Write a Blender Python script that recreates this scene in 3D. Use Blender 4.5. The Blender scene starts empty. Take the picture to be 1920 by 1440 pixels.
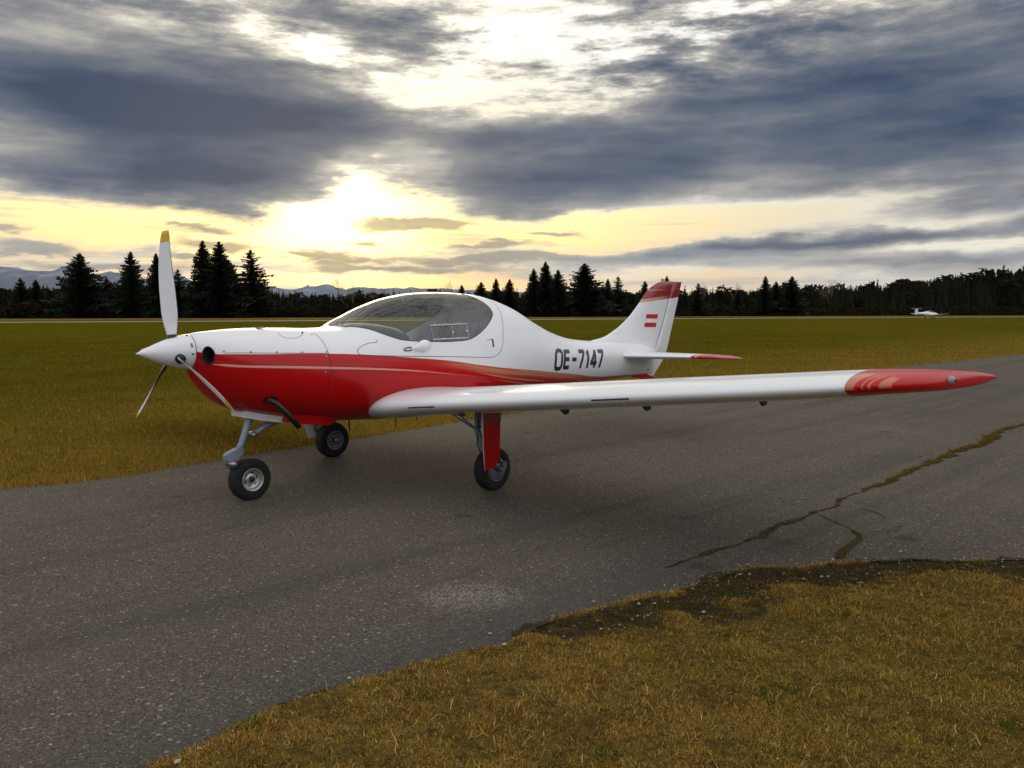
import bpy, math, random
import numpy as np
from mathutils import Vector, Matrix

rng = np.random.default_rng(7)
random.seed(7)
scene = bpy.context.scene
COL = scene.collection
R = math.radians

# ------------------------------------------------------------------ camera
CAM_H = 1.45
PITCH = math.atan(137 / 1554)
cam_data = bpy.data.cameras.new('camera')
cam_data.sensor_fit = 'HORIZONTAL'
cam_data.sensor_width = 36.0
cam_data.lens = 36.0 * 1554 / 1920
cam_data.clip_start = 0.05
cam_data.clip_end = 120000
cam = bpy.data.objects.new('camera', cam_data)
cam.location = (0, 0, CAM_H)
cam.rotation_euler = (math.pi / 2 - PITCH, 0, 0)
COL.objects.link(cam)
scene.camera = cam

# ------------------------------------------------------------------ colour management, render
vs = scene.view_settings
vs.view_transform = 'Standard'
vs.look = 'None'
vs.exposure = 0.10
vs.gamma = 1.0
vs.use_curve_mapping = False
cy = scene.cycles
cy.use_denoising = True
cy.use_adaptive_sampling = True
cy.adaptive_threshold = 0.015
cy.max_bounces = 7
cy.diffuse_bounces = 2
cy.glossy_bounces = 3
cy.transmission_bounces = 6
cy.transparent_max_bounces = 12
cy.volume_bounces = 0
cy.sample_clamp_indirect = 4.0

# ------------------------------------------------------------------ sun behind thin cloud, low over the trees
SUN_AZ = R(-12.0)          # measured from +Y towards +X
SUN_EL = R(7.4)
SUN_DIR = Vector((math.sin(SUN_AZ) * math.cos(SUN_EL), math.cos(SUN_AZ) * math.cos(SUN_EL), math.sin(SUN_EL)))
sun_data = bpy.data.lights.new('sun', 'SUN')
sun_data.energy = 0.9
sun_data.angle = R(26)
sun_data.color = (1.0, 0.80, 0.52)
sun = bpy.data.objects.new('sun', sun_data)
sun.rotation_euler = (-SUN_DIR).to_track_quat('-Z', 'Y').to_euler()
COL.objects.link(sun)

# ------------------------------------------------------------------ sky
world = bpy.data.worlds.new('World')
scene.world = world
world.use_nodes = True
world.cycles.sampling_method = 'MANUAL'
world.cycles.sample_map_resolution = 128
nt = world.node_tree
nt.nodes.clear()


class NB:
    """tiny helper for writing node trees"""
    def __init__(self, tree):
        self.t = tree

    def node(self, kind, **kw):
        n = self.t.nodes.new(kind)
        for k, v in kw.items():
            setattr(n, k, v)
        return n

    def put(self, sock, v):
        if isinstance(v, bpy.types.NodeSocket):
            self.t.links.new(v, sock)
        elif isinstance(v, (tuple, list)) and len(v) == 3 and sock.type == 'RGBA':
            sock.default_value = (*v, 1)
        else:
            sock.default_value = v

    def m(self, op, a, b=0.0, c=0.0, clamp=False):
        n = self.node('ShaderNodeMath', operation=op, use_clamp=clamp)
        self.put(n.inputs[0], a); self.put(n.inputs[1], b); self.put(n.inputs[2], c)
        return n.outputs[0]

    def v(self, op, a, b=(0, 0, 0), scale=None):
        n = self.node('ShaderNodeVectorMath', operation=op)
        self.put(n.inputs[0], a)
        self.put(n.inputs[1], b)
        if scale is not None:
            self.put(n.inputs['Scale'], scale)
        return n.outputs['Value'] if op in ('DOT_PRODUCT', 'LENGTH', 'DISTANCE') else n.outputs['Vector']

    def xyz(self, x, y, z):
        n = self.node('ShaderNodeCombineXYZ')
        for s, q in zip(n.inputs, (x, y, z)):
            self.put(s, q)
        return n.outputs[0]

    def sep(self, a):
        n = self.node('ShaderNodeSeparateXYZ')
        self.put(n.inputs[0], a)
        return n.outputs

    def noise(self, vec, scale=1.0, detail=4.0, rough=0.55, color=False, lac=2.0, dist=0.0):
        n = self.node('ShaderNodeTexNoise')
        self.put(n.inputs['Vector'], vec)
        n.inputs['Scale'].default_value = scale
        n.inputs['Detail'].default_value = detail
        n.inputs['Roughness'].default_value = rough
        n.inputs['Lacunarity'].default_value = lac
        n.inputs['Distortion'].default_value = dist
        return n.outputs['Color' if color else 'Fac']

    def mix(self, f, a, b, mode='MIX', clamp=True):
        n = self.node('ShaderNodeMix', data_type='RGBA', blend_type=mode, clamp_factor=clamp)
        self.put(n.inputs[0], f); self.put(n.inputs[6], a); self.put(n.inputs[7], b)
        return n.outputs[2]

    def ramp(self, f, stops, interp='LINEAR'):
        n = self.node('ShaderNodeValToRGB')
        cr = n.color_ramp
        cr.interpolation = interp
        while len(cr.elements) < len(stops):
            cr.elements.new(0.5)
        for e, (p, c) in zip(cr.elements, stops):
            e.position = p
            e.color = (*c, 1) if len(c) == 3 else c
        self.put(n.inputs[0], f)
        return n.outputs[0]

    def smooth(self, x, lo, hi, a=0.0, b=1.0):
        n = self.node('ShaderNodeMapRange', interpolation_type='SMOOTHSTEP')
        self.put(n.inputs[0], x)
        for i, q in zip((1, 2, 3, 4), (lo, hi, a, b)):
            self.put(n.inputs[i], q)
        return n.outputs[0]

    def curve(self, f, pts):
        """piecewise smooth curve through (0..1, 0..1) points"""
        n = self.node('ShaderNodeFloatCurve')
        c = n.mapping.curves[0]
        while len(c.points) < len(pts):
            c.points.new(0.5, 0.5)
        for p, q in zip(c.points, pts):
            p.location = q
            p.handle_type = 'AUTO_CLAMPED'
        n.mapping.update()
        self.put(n.inputs['Value'], f)
        return n.outputs[0]


B = NB(nt)
tc = B.node('ShaderNodeTexCoord').outputs['Generated']
dx, dy, dz = B.sep(tc)
DEG = 57.29578
azr = B.m('ARCTAN2', dx, dy)
az = B.m('MULTIPLY', azr, DEG)
el = B.m('MULTIPLY', B.m('ARCSINE', dz), DEG)
# seamless sky coordinates, one unit per degree
Q = B.xyz(B.m('MULTIPLY', B.m('SINE', azr), DEG), B.m('MULTIPLY', B.m('COSINE', azr), DEG), el)
warp = B.v('SUBTRACT', B.noise(B.v('MULTIPLY', Q, (1 / 7, 1 / 7, 1 / 2.6)), 1, 4, 0.6, True), (0.5, 0.5, 0.5))
warp_fine = B.v('SUBTRACT', B.noise(B.v('MULTIPLY', Q, (1 / 2.2, 1 / 2.2, 1 / 0.55)), 1, 2, 0.6, True), (0.5, 0.5, 0.5))
S = B.xyz(az, el, 0.0)
S = B.v('ADD', S, B.v('MULTIPLY', warp, (6.5, 2.4, 0)))
S = B.v('ADD', S, B.v('MULTIPLY', warp_fine, (1.6, 0.42, 0)))


def sky_deg(u, v):
    x, y = (u - 960) / 1554, -(v - 720) / 1554
    d = Vector((x, math.cos(PITCH) + y * math.sin(PITCH), y * math.cos(PITCH) - math.sin(PITCH))).normalized()
    return math.degrees(math.atan2(d.x, d.y)), math.degrees(math.asin(d.z))


WK = 0.95
TILTS = {}
for t_ in (-18, -6, 0, 4, 10):
    ca, sa = math.cos(R(t_)), math.sin(R(t_))
    TILTS[t_] = (t_, S if t_ == 0 else B.xyz(B.v('DOT_PRODUCT', S, (ca, sa, 0)), B.v('DOT_PRODUCT', S, (-sa, ca, 0)), 0.0))


def blob(u, v, ru, rv, tilt, w, acc, gain=1.6):
    """one cloud bank: centre and half-axes; tilt in degrees, rising to the right; weight"""
    a0, e0 = sky_deg(u, v)
    k = 0.0369
    t = TILTS[min(TILTS, key=lambda q: abs(q - tilt))]
    q = Matrix.Rotation(-R(t[0]), 2) @ Vector((a0, e0))
    mp = B.node('ShaderNodeVectorMath', operation='MULTIPLY_ADD')
    sx, sy = 1 / (ru * k), 1 / (rv * k)
    B.put(mp.inputs[0], t[1])
    B.put(mp.inputs[1], (sx, sy, 0))
    B.put(mp.inputs[2], (-q.x * sx, -q.y * sy, 0))
    gr = B.node('ShaderNodeTexGradient', gradient_type='QUADRATIC_SPHERE' if gain == 0 else 'SPHERICAL')
    B.put(gr.inputs[0], mp.outputs[0])
    return B.m('MULTIPLY_ADD', gr.outputs[1], w * WK, acc)


# cloud banks as they lie over the airfield (centre, half size, tilt, density)
acc = 0.17
for bl in BLOBS if 'BLOBS' in globals() else [
    # the big bank on the left
    (170, 190, 720, 270, -6, 0.85), (150, 60, 700, 160, -6, 0.35), (330, 280, 470, 150, -4, 0.65), (430, 338, 230, 70, 2, 0.55),
    (250, 385, 210, 55, -6, 0.45), (640, 200, 330, 90, -22, 0.25), (760, 235, 160, 110, 0, -0.46), (60, 330, 260, 60, 0, 0.3),
    (430, 70, 300, 80, -10, -0.30), (60, 280, 200, 45, -4, -0.25), (200, 60, 240, 60, -10, -0.12),
    (700, 40, 240, 70, -14, 0.55),
    # broken bright cloud at the top
    (900, 70, 300, 110, -8, -0.20), (730, 145, 230, 60, -14, -0.30), (1180, 60, 400, 130, 4, -0.12),
    (570, 95, 190, 36, -20, -0.3), (1010, 180, 280, 50, 4, -0.12),
    # the long dark bank on the right
    (980, 290, 420, 85, -3, 0.75), (1450, 275, 760, 120, 4, 0.75), (1880, 190, 420, 150, 10, 0.65),
    (1700, 80, 640, 170, 10, 0.50), (1500, 150, 420, 80, 10, 0.22), (1050, 360, 380, 50, 0, 0.45), (1250, 215, 330, 60, 12, 0.25),
    # the opening round the sun
    (540, 408, 430, 80, 0, -0.95), (670, 345, 170, 70, 10, -0.55), (70, 400, 330, 62, 0, -1.0),
    (760, 385, 150, 45, 0, -0.3), (1400, 400, 700, 38, 3, -0.55), (1100, 440, 400, 50, 0, -0.25),
    # low bars
    (1560, 455, 560, 24, 4, 1.15), (1780, 492, 480, 28, 0, 0.95), (1820, 376, 190, 22, 4, 0.5),
    (1930, 522, 380, 20, 0, 0.6), (1180, 395, 200, 14, 2, 0.22), (1130, 430, 120, 22, 0, 0.28),
]:
    acc = blob(*bl[:5], bl[5], acc)
# small lens clouds in front of the glow keep a harder edge
lens = 0.0
WK = 1.35
for bl in [
    (785, 423, 165, 15, 0.5), (705, 455, 66, 11, 0), (362, 426, 66, 9, 0), (405, 456, 120, 15, -1),
    (655, 484, 120, 16, -1), (645, 498, 70, 7, 0), (60, 464, 110, 15, -1), (5, 428, 40, 13, 0),
    (45, 478, 40, 6, 0), (880, 490, 210, 14, 0), (370, 482, 60, 7, 0), (560, 470, 60, 8, -8),
    (1000, 482, 160, 12, 1), (200, 500, 220, 12, 0), (760, 506, 260, 8, 0), (1010, 440, 90, 8, 2), (930, 462, 120, 7, 0),
]:
    lens = blob(*bl[:5], 0.8, lens, 2.2)

streak = B.noise(B.v('MULTIPLY', Q, (1 / 19, 1 / 19, 1 / 2.2)), 1, 6, 0.60)
lumps = B.noise(B.v('MULTIPLY', Q, (1 / 4.6, 1 / 4.6, 1 / 1.15)), 1, 5, 0.66)
patches = B.noise(B.v('ADD', B.v('MULTIPLY', Q, (1 / 24, 1 / 24, 1 / 5)), (3.1, 7.7, 1.3)), 1, 4, 0.55)
high = B.m('MULTIPLY', B.smooth(el, 7.0, 19.0, 0.45, 2.3), B.smooth(acc, 0.95, 0.15, 0.30, 1.0))
calm = B.smooth(acc, 1.0, 0.3, 0.5, 1.0)
acc = B.m('MULTIPLY_ADD', B.m('SUBTRACT', streak, 0.5), B.m('MULTIPLY', calm, B.smooth(el, 3.0, 12.0, 0.8, 1.8)), acc)
acc = B.m('MULTIPLY_ADD', B.m('SUBTRACT', lumps, 0.5), B.m('MULTIPLY', high, 1.25), acc)
low = B.smooth(el, 0.5, 6.0, -0.16, 0.0)
dens = B.m('ADD', acc, low)

sd = B.v('DOT_PRODUCT', tc, tuple(SUN_DIR))
sdc = B.m('MAXIMUM', sd, 0.0)
g_in = B.m('POWER', sdc, 200.0)
g_mid = B.m('POWER', sdc, 34.0)
g_out = B.m('POWER', sdc, 6.0)
back = B.smooth(sd, 0.80, 0.0)

sky = B.node('ShaderNodeTexSky', sky_type='NISHITA')
sky.sun_disc = False
sky.sun_elevation = SUN_EL
sky.sun_rotation = SUN_AZ
sky.altitude = 600
sky.air_density = 1.0
sky.dust_density = 1.0
sky.ozone_density = 1.0
nish = B.v('SCALE', sky.outputs[0], scale=0.012)

hor = B.smooth(el, 0.5, 9.0)
h_col = B.mix(g_out, (0.44, 0.47, 0.47), (0.97, 0.48, 0.05))
m_col = B.mix(g_out, (0.64, 0.65, 0.64), (0.96, 0.75, 0.32))
c0 = B.mix(hor, h_col, m_col)
c0 = B.mix(B.smooth(el, 9.0, 16.0), c0, (0.84, 0.82, 0.76))
band_ = B.m('MULTIPLY', B.smooth(el, 2.5, 5.0), B.smooth(el, 9.5, 6.5))
c0 = B.v('ADD', c0, B.v('SCALE', (0.42, 0.32, 0.10), scale=B.m('MULTIPLY', band_, B.m('POWER', sdc, 16.0))))
c0 = B.v('ADD', c0, B.v('SCALE', (1.1, 1.0, 0.65), scale=g_in))
c0 = B.v('ADD', c0, B.v('SCALE', (0.30, 0.24, 0.05), scale=g_mid))
c0 = B.v('ADD', c0, B.v('SCALE', (0.09, 0.10, 0.12), scale=B.smooth(el, 11.0, 20.0)))
c0 = B.v('ADD', c0, nish)

td = B.m('MULTIPLY_ADD', B.m('SUBTRACT', patches, 0.5), 1.7, B.m('MULTIPLY', dens, 0.74))
thick = B.ramp(td, [
    (0.00, (0.86, 0.81, 0.68)), (0.22, (0.50, 0.475, 0.43)), (0.46, (0.230, 0.238, 0.255)),
    (0.68, (0.112, 0.135, 0.182)), (0.86, (0.058, 0.084, 0.142)), (1.0, (0.030, 0.054, 0.112))])
thick = B.mix(back, thick, B.v('ADD', B.v('SCALE', thick, scale=0.4), (0.66, 0.71, 0.83)))
thick = B.v('ADD', thick, B.v('SCALE', (0.06, 0.045, 0.015), scale=g_mid))
alpha = B.smooth(dens, -0.22, 0.30)
colour = B.mix(alpha, c0, thick)
lens_col = B.mix(g_mid, (0.30, 0.31, 0.32), (0.33, 0.27, 0.15))
colour = B.mix(B.smooth(B.m('MULTIPLY_ADD', B.m('SUBTRACT', lumps, 0.5), 0.9, lens), 0.10, 0.75, 0, 0.8), colour, lens_col)

thin = B.noise(B.v('ADD', B.v('MULTIPLY', Q, (1 / 20, 1 / 20, 1 / 0.75)), (9.3, 1.7, 4.1)), 1, 4, 0.55)
thin_a = B.m('MULTIPLY', B.smooth(thin, 0.50, 0.66, 0.0, 0.55), B.m('MULTIPLY', B.smooth(el, 0.8, 2.2), B.smooth(el, 9.0, 5.5)))
colour = B.mix(B.m('MULTIPLY', thin_a, B.smooth(g_in, 0.5, 0.05)), colour, B.mix(g_mid, (0.26, 0.30, 0.36), (0.40, 0.33, 0.20)))
bg = B.node('ShaderNodeBackground')
B.put(bg.inputs['Color'], colour)
bg.inputs['Strength'].default_value = 1.0
out = B.node('ShaderNodeOutputWorld')
nt.links.new(bg.outputs[0], out.inputs['Surface'])


# ================================================================== helpers
def material(name, rough=0.6, color=(0.5, 0.5, 0.5), metal=0.0, spec=0.5, coat=0.0):
    m = bpy.data.materials.new(name)
    m.use_nodes = True
    b = m.node_tree.nodes['Principled BSDF']
    b.inputs['Base Color'].default_value = (*color, 1)
    b.inputs['Roughness'].default_value = rough
    b.inputs['Metallic'].default_value = metal
    b.inputs['Specular IOR Level'].default_value = spec
    b.inputs['Coat Weight'].default_value = coat
    b.inputs['Coat Roughness'].default_value = 0.06
    return m, NB(m.node_tree), b


def empty(name, loc=(0, 0, 0), rotz=0.0, parent=None):
    o = bpy.data.objects.new(name, None)
    o.empty_display_size = 0.2
    o.location = loc
    o.rotation_euler = (0, 0, rotz)
    o.parent = parent
    COL.objects.link(o)
    return o


def tag(o, label=None, category=None, group=None, kind=None):
    for k, v in (('label', label), ('category', category), ('group', group), ('kind', kind)):
        if v:
            o[k] = v
    return o


def mesh_obj(name, verts, faces, mat, parent=None, smooth=True, normals=None, tint=None):
    me = bpy.data.meshes.new(name)
    if isinstance(faces, np.ndarray):
        nv, nf, k = len(verts), len(faces), faces.shape[1]
        me.vertices.add(nv)
        me.vertices.foreach_set('co', np.asarray(verts, np.float32).ravel())
        me.loops.add(nf * k)
        me.loops.foreach_set('vertex_index', faces.astype(np.int32).ravel())
        me.polygons.add(nf)
        me.polygons.foreach_set('loop_start', np.arange(0, nf * k, k, dtype=np.int32))
        me.update(calc_edges=True)
    else:
        me.from_pydata([tuple(v) for v in verts], [], faces)
    if tint is not None:
        a = me.attributes.new('tint', 'FLOAT_COLOR', 'POINT')
        c = np.ones((len(verts), 4), np.float32)
        c[:, :3] = tint
        a.data.foreach_set('color', c.ravel())
    for mm in (mat if isinstance(mat, (list, tuple)) else [mat]):
        me.materials.append(mm)
    if smooth:
        me.polygons.foreach_set('use_smooth', np.ones(len(me.polygons), bool))
    me.validate()
    if normals is not None and len(normals) == len(me.vertices):
        me.normals_split_custom_set_from_vertices([tuple(n) for n in normals])
    o = bpy.data.objects.new(name, me)
    o.parent = parent
    COL.objects.link(o)
    return o


def copy_obj(src, parent):
    c = src.copy()
    c.parent = parent
    COL.objects.link(c)
    return c


def smooth_noise(x, y, seed=0, octaves=4, rough=0.5):
    """value noise on numpy arrays, about -1..1"""
    r = np.random.default_rng(seed)
    tab = r.random((256, 256)) * 2 - 1
    tot = np.zeros_like(x, float)
    amp, norm = 1.0, 0.0
    for o in range(octaves):
        xi, yi = np.floor(x).astype(int), np.floor(y).astype(int)
        fx, fy = x - xi, y - yi
        fx, fy = fx * fx * (3 - 2 * fx), fy * fy * (3 - 2 * fy)
        g = lambda i, j: tab[(xi + i) % 256, (yi + j) % 256]
        tot += amp * ((g(0, 0) * (1 - fx) + g(1, 0) * fx) * (1 - fy) + (g(0, 1) * (1 - fx) + g(1, 1) * fx) * fy)
        norm += amp
        amp *= rough
        x, y = x * 2.03 + 17.1, y * 2.03 + 9.7
    return tot / norm


def in_poly(px, py, poly):
    poly = np.asarray(poly)
    inside = np.zeros(px.shape, bool)
    j = len(poly) - 1
    for i in range(len(poly)):
        xi, yi = poly[i]
        xj, yj = poly[j]
        if yi != yj:
            c = ((yi > py) != (yj > py)) & (px < (xj - xi) * (py - yi) / (yj - yi) + xi)
            inside ^= c
        j = i
    return inside


def poly_dist(px, py, line):
    """distance of points to a polyline"""
    d = np.full(px.shape, 1e9)
    for (ax, ay), (bx, by) in zip(line[:-1], line[1:]):
        vx, vy = bx - ax, by - ay
        t = np.clip(((px - ax) * vx + (py - ay) * vy) / (vx * vx + vy * vy), 0, 1)
        d = np.minimum(d, np.hypot(px - ax - t * vx, py - ay - t * vy))
    return d


def resample(line, step):
    line = np.asarray(line, float)
    seg = np.hypot(*np.diff(line, axis=0).T)
    s = np.concatenate([[0], np.cumsum(seg)])
    n = max(2, int(s[-1] / step))
    t = np.linspace(0, s[-1], n)
    return np.stack([np.interp(t, s, line[:, k]) for k in range(line.shape[1])], 1)


# ================================================================== ground
M_GROUND, b, p = material('grass_ground', 1.0, spec=0.0)
oc = b.node('ShaderNodeTexCoord').outputs['Object']
n1 = b.noise(oc, 0.05, 5, 0.6)
n2 = b.noise(oc, 0.5, 6, 0.65)
n3 = b.noise(oc, 9.0, 5, 0.7)
n4 = b.noise(oc, 60.0, 3, 0.7)
ox, oy, oz = b.sep(oc)
# mown field: olive further out, straw towards the paved edge
edge_d = b.m('MULTIPLY', b.m('SUBTRACT', b.m('SUBTRACT', oy, ox), 10.7), 0.7071)
straw = b.smooth(b.m('ADD', edge_d, b.m('MULTIPLY', n2, 6.0)), 15.0, 1.0)
green = b.mix(b.smooth(n1, 0.38, 0.62), (0.060, 0.060, 0.002), (0.086, 0.073, 0.003))
green = b.mix(b.smooth(n2, 0.40, 0.68), green, (0.115, 0.094, 0.005))
tan = b.mix(b.smooth(n2, 0.35, 0.65), (0.160, 0.106, 0.010), (0.235, 0.150, 0.022))
gc = b.mix(straw, green, tan)
gc = b.mix(b.smooth(n3, 0.35, 0.70, 0.5, 0.0), gc, (0.045, 0.038, 0.006))
gc = b.mix(b.smooth(n4, 0.45, 0.75, 0.0, 0.35), gc, (0.16, 0.115, 0.022))
# bare earth along the near kerbless edge
b.put(p.inputs['Base Color'], gc)
bm_ = b.node('ShaderNodeBump')
bm_.inputs['Strength'].default_value = 0.8
bm_.inputs['Distance'].default_value = 0.03
b.put(bm_.inputs['Height'], b.m('ADD', n3, b.m('MULTIPLY', n4, 0.6)))
b.put(p.inputs['Normal'], bm_.outputs[0])

sizes = [6, 14, 30, 70, 160, 400, 1000, 2600, 7000, 18000, 45000]
gv, gf = [], []
cx0, cy0 = 0.0, 8.0
for s_ in sizes:
    for k in range(32):
        a = k / 32 * 8
        side, t = int(a // 2), (a % 2) - 1
        q = [(t, -1), (1, t), (-t, 1), (-1, -t)][side]
        gv.append((cx0 + q[0] * s_, cy0 + q[1] * s_, 0))
gv.append((cx0, cy0, 0))
c_ = len(gv) - 1
for k in range(32):
    gf.append((c_, k, (k + 1) % 32))
for r_ in range(len(sizes) - 1):
    for k in range(32):
        a, d = r_ * 32 + k, r_ * 32 + (k + 1) % 32
        gf.append((a, a + 32, d + 32, d))
tag(mesh_obj('grass_field', gv, gf, M_GROUND, smooth=False), kind='structure')

# ================================================================== taxiway
NEAR_EDGE = [(-40, -41.5), (-8, -5.3), (-1.9, 1.65), (-1.12, 2.52), (-0.84, 2.83), (-0.55, 3.17), (-0.31, 3.38), (0.1, 3.77), (0.45, 3.99),
             (0.93, 4.26), (1.33, 4.58), (1.85, 4.67), (2.29, 4.70), (2.99, 4.73), (6, 4.85), (30, 5.5)]
FAR_EDGE = [(-40, -27.6), (-9, 2.2), (-4.15, 6.61), (-3.33, 7.2), (-2.88, 7.9), (-2.27, 8.71), (-1.71, 9.37), (-1.07, 10.29), (0, 11.64),
            (5.53, 17.48), (7.53, 19.45), (10.36, 21.71), (17.25, 27.91), (45, 54)]


def ragged(line, lo, hi, amp, seed):
    pts = resample(line, 0.03)
    m = (pts[:, 1] > lo) & (pts[:, 1] < hi)
    d = np.gradient(pts, axis=0)
    nrm = np.stack([-d[:, 1], d[:, 0]], 1)
    nrm /= np.linalg.norm(nrm, axis=1)[:, None] + 1e-9
    s = np.arange(len(pts)) * 0.03
    j = smooth_noise(s * 1.3, s * 0 + seed, seed, 5, 0.6) * amp
    keep = m | (np.arange(len(pts)) % 40 == 0)
    return (pts + nrm * (j * m)[:, None])[keep]


near_line = ragged(NEAR_EDGE, 1.5, 7, 0.16, 3)
far_line = ragged(FAR_EDGE, 3, 32, 0.12, 5)
asph_poly = np.concatenate([near_line, far_line[::-1]])
from mathutils.geometry import tessellate_polygon
tess = tessellate_polygon([[Vector((x, y, 0)) for x, y in asph_poly]])
M_ASPH, b, p = material('asphalt', 0.95, spec=0.12)
oc = b.node('ShaderNodeTexCoord').outputs['Object']
vor = b.node('ShaderNodeTexVoronoi')
vor.inputs['Scale'].default_value = 150
wob = b.v('ADD', oc, b.v('SCALE', b.noise(oc, 40, 2, 0.5, True), scale=0.012))
b.put(vor.inputs['Vector'], b.v('MULTIPLY', wob, (1, 1, 0.2)))
vr, vg, vb = b.sep(vor.outputs['Color'])
vor2 = b.node('ShaderNodeTexVoronoi')
vor2.inputs['Scale'].default_value = 62
b.put(vor2.inputs['Vector'], wob)
wr, wg, wb = b.sep(vor2.outputs['Color'])
big = b.noise(oc, 0.35, 5, 0.6)
mid = b.noise(oc, 2.2, 5, 0.6)
hue = b.noise(b.v('ADD', oc, (31, 7, 2)), 0.9, 3, 0.5)
base = b.mix(b.smooth(big, 0.3, 0.7), (0.066, 0.058, 0.048), (0.118, 0.103, 0.084))
base = b.mix(b.smooth(mid, 0.35, 0.7, 0, 0.55), base, (0.055, 0.052, 0.050))
base = b.mix(b.smooth(hue, 0.45, 0.65, 0, 0.5), base, (0.115, 0.094, 0.072))
stone = b.mix(vr, (0.026, 0.024, 0.021), (0.168, 0.151, 0.128))
base = b.mix(0.62, base, stone)
base = b.mix(b.m('GREATER_THAN', vg, 0.955), base, b.mix(vb, (0.16, 0.15, 0.13), (0.31, 0.29, 0.26)))
base = b.mix(b.m('MULTIPLY', b.m('GREATER_THAN', wg, 0.978), b.smooth(vor2.outputs['Distance'], 0.55, 0.3)), base, (0.31, 0.30, 0.27))
ox, oy, oz = b.sep(oc)
# a pale dusty patch and the worn, darker margin of the near edge
pd = b.v('LENGTH', b.v('MULTIPLY', b.v('SUBTRACT', oc, (-0.20, 4.10, 0)), (2.6, 3.6, 0)))
pd = b.m('ADD', pd, b.m('MULTIPLY', b.m('SUBTRACT', b.noise(oc, 9, 5, 0.7), 0.5), 1.6))
base = b.mix(b.m('MULTIPLY', b.smooth(pd, 1.0, 0.2, 0, 0.75), b.smooth(vr, 0.35, 0.75)), base, (0.30, 0.28, 0.25))
pd2 = b.v('LENGTH', b.v('MULTIPLY', b.v('SUBTRACT', oc, (4.6, 10.0, 0)), (1.3, 1.6, 0)))
base = b.mix(b.smooth(b.m('ADD', pd2, b.m('MULTIPLY', mid, 1.2)), 1.5, 0.5, 0, 0.14), base, (0.26, 0.24, 0.22))
nd = b.m('MULTIPLY', b.m('SUBTRACT', b.m('SUBTRACT', oy, b.m('MULTIPLY', ox, 1.06)), 3.66), 0.68)
base = b.mix(b.m('MULTIPLY', b.smooth(b.m('ADD', nd, b.m('MULTIPLY', mid, 0.5)), 0.75, 0.15, 0, 0.45), b.smooth(ox, 1.6, 0.8)), base, (0.050, 0.052, 0.056))
# faint wheel tracks along the taxiway and old oil drips
al = b.m('MULTIPLY', b.m('ADD', ox, oy), 0.7071)
ac = b.m('MULTIPLY', b.m('SUBTRACT', oy, ox), 0.7071)
trk = b.noise(b.xyz(b.m('MULTIPLY', ac, 2.2), b.m('MULTIPLY', al, 0.10), 0.0), 1, 5, 0.65)
base = b.mix(1.0, base, (0.98, 0.92, 0.845), 'MULTIPLY')
base = b.mix(b.smooth(trk, 0.48, 0.68, 0, 0.42), base, (0.040, 0.037, 0.034))
oil = b.node('ShaderNodeTexVoronoi')
oil.inputs['Scale'].default_value = 1.7
b.put(oil.inputs['Vector'], b.v('ADD', oc, b.v('SCALE', b.noise(oc, 6, 3, 0.6, True), scale=0.18)))
orr, og, ob = b.sep(oil.outputs['Color'])
base = b.mix(b.m('MULTIPLY', b.m('GREATER_THAN', og, 0.72), b.smooth(oil.outputs['Distance'], 0.16, 0.05, 0, 0.55)), base, (0.026, 0.024, 0.023))
b.put(p.inputs['Base Color'], base)
bm_ = b.node('ShaderNodeBump')
bm_.inputs['Strength'].default_value = 0.55
bm_.inputs['Distance'].default_value = 0.006
b.put(bm_.inputs['Height'], b.m('ADD', b.m('MULTIPLY', vor.outputs['Distance'], -1.0), b.m('MULTIPLY', vr, 0.5)))
b.put(p.inputs['Normal'], bm_.outputs[0])
taxiway = tag(mesh_obj('taxiway', [(x, y, 0.006) for x, y in asph_poly], [tuple(t) for t in tess], M_ASPH, smooth=False), kind='structure')

# far runway strip and the dry verge in front of the wood
M_RUN, b, p = material('runway_concrete', 0.9)
oc = b.node('ShaderNodeTexCoord').outputs['Object']
b.put(p.inputs['Base Color'], b.mix(b.noise(oc, 0.3, 4, 0.6), (0.16, 0.14, 0.085), (0.27, 0.24, 0.17)))
ru = np.array((0.885, 0.465))
rn = np.array((-ru[1], ru[0]))
r0 = np.array((-62.0, 107.0))
rv = [(*(r0 + ru * s_ + rn * w_), 0.012) for s_, w_ in ((-80, -4), (330, -4), (330, 5), (-80, 5))]
tag(mesh_obj('runway', rv, [(0, 1, 2, 3)], M_RUN, smooth=False), kind='structure')
M_VERGE, b, p = material('dry_verge', 1.0, spec=0.0)
oc = b.node('ShaderNodeTexCoord').outputs['Object']
b.put(p.inputs['Base Color'], b.mix(b.noise(oc, 0.4, 5, 0.7), (0.075, 0.058, 0.010), (0.20, 0.14, 0.035)))
vv = []
for s_ in np.linspace(-80, 330, 83):
    for w_ in (22 + 5 * math.sin(s_ * 0.11), 60):
        vv.append((*(r0 + ru * s_ + rn * w_), 0.006))
tag(mesh_obj('verge', vv, [(2 * i, 2 * i + 2, 2 * i + 3, 2 * i + 1) for i in range(82)], M_VERGE, smooth=False), kind='structure')

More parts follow.
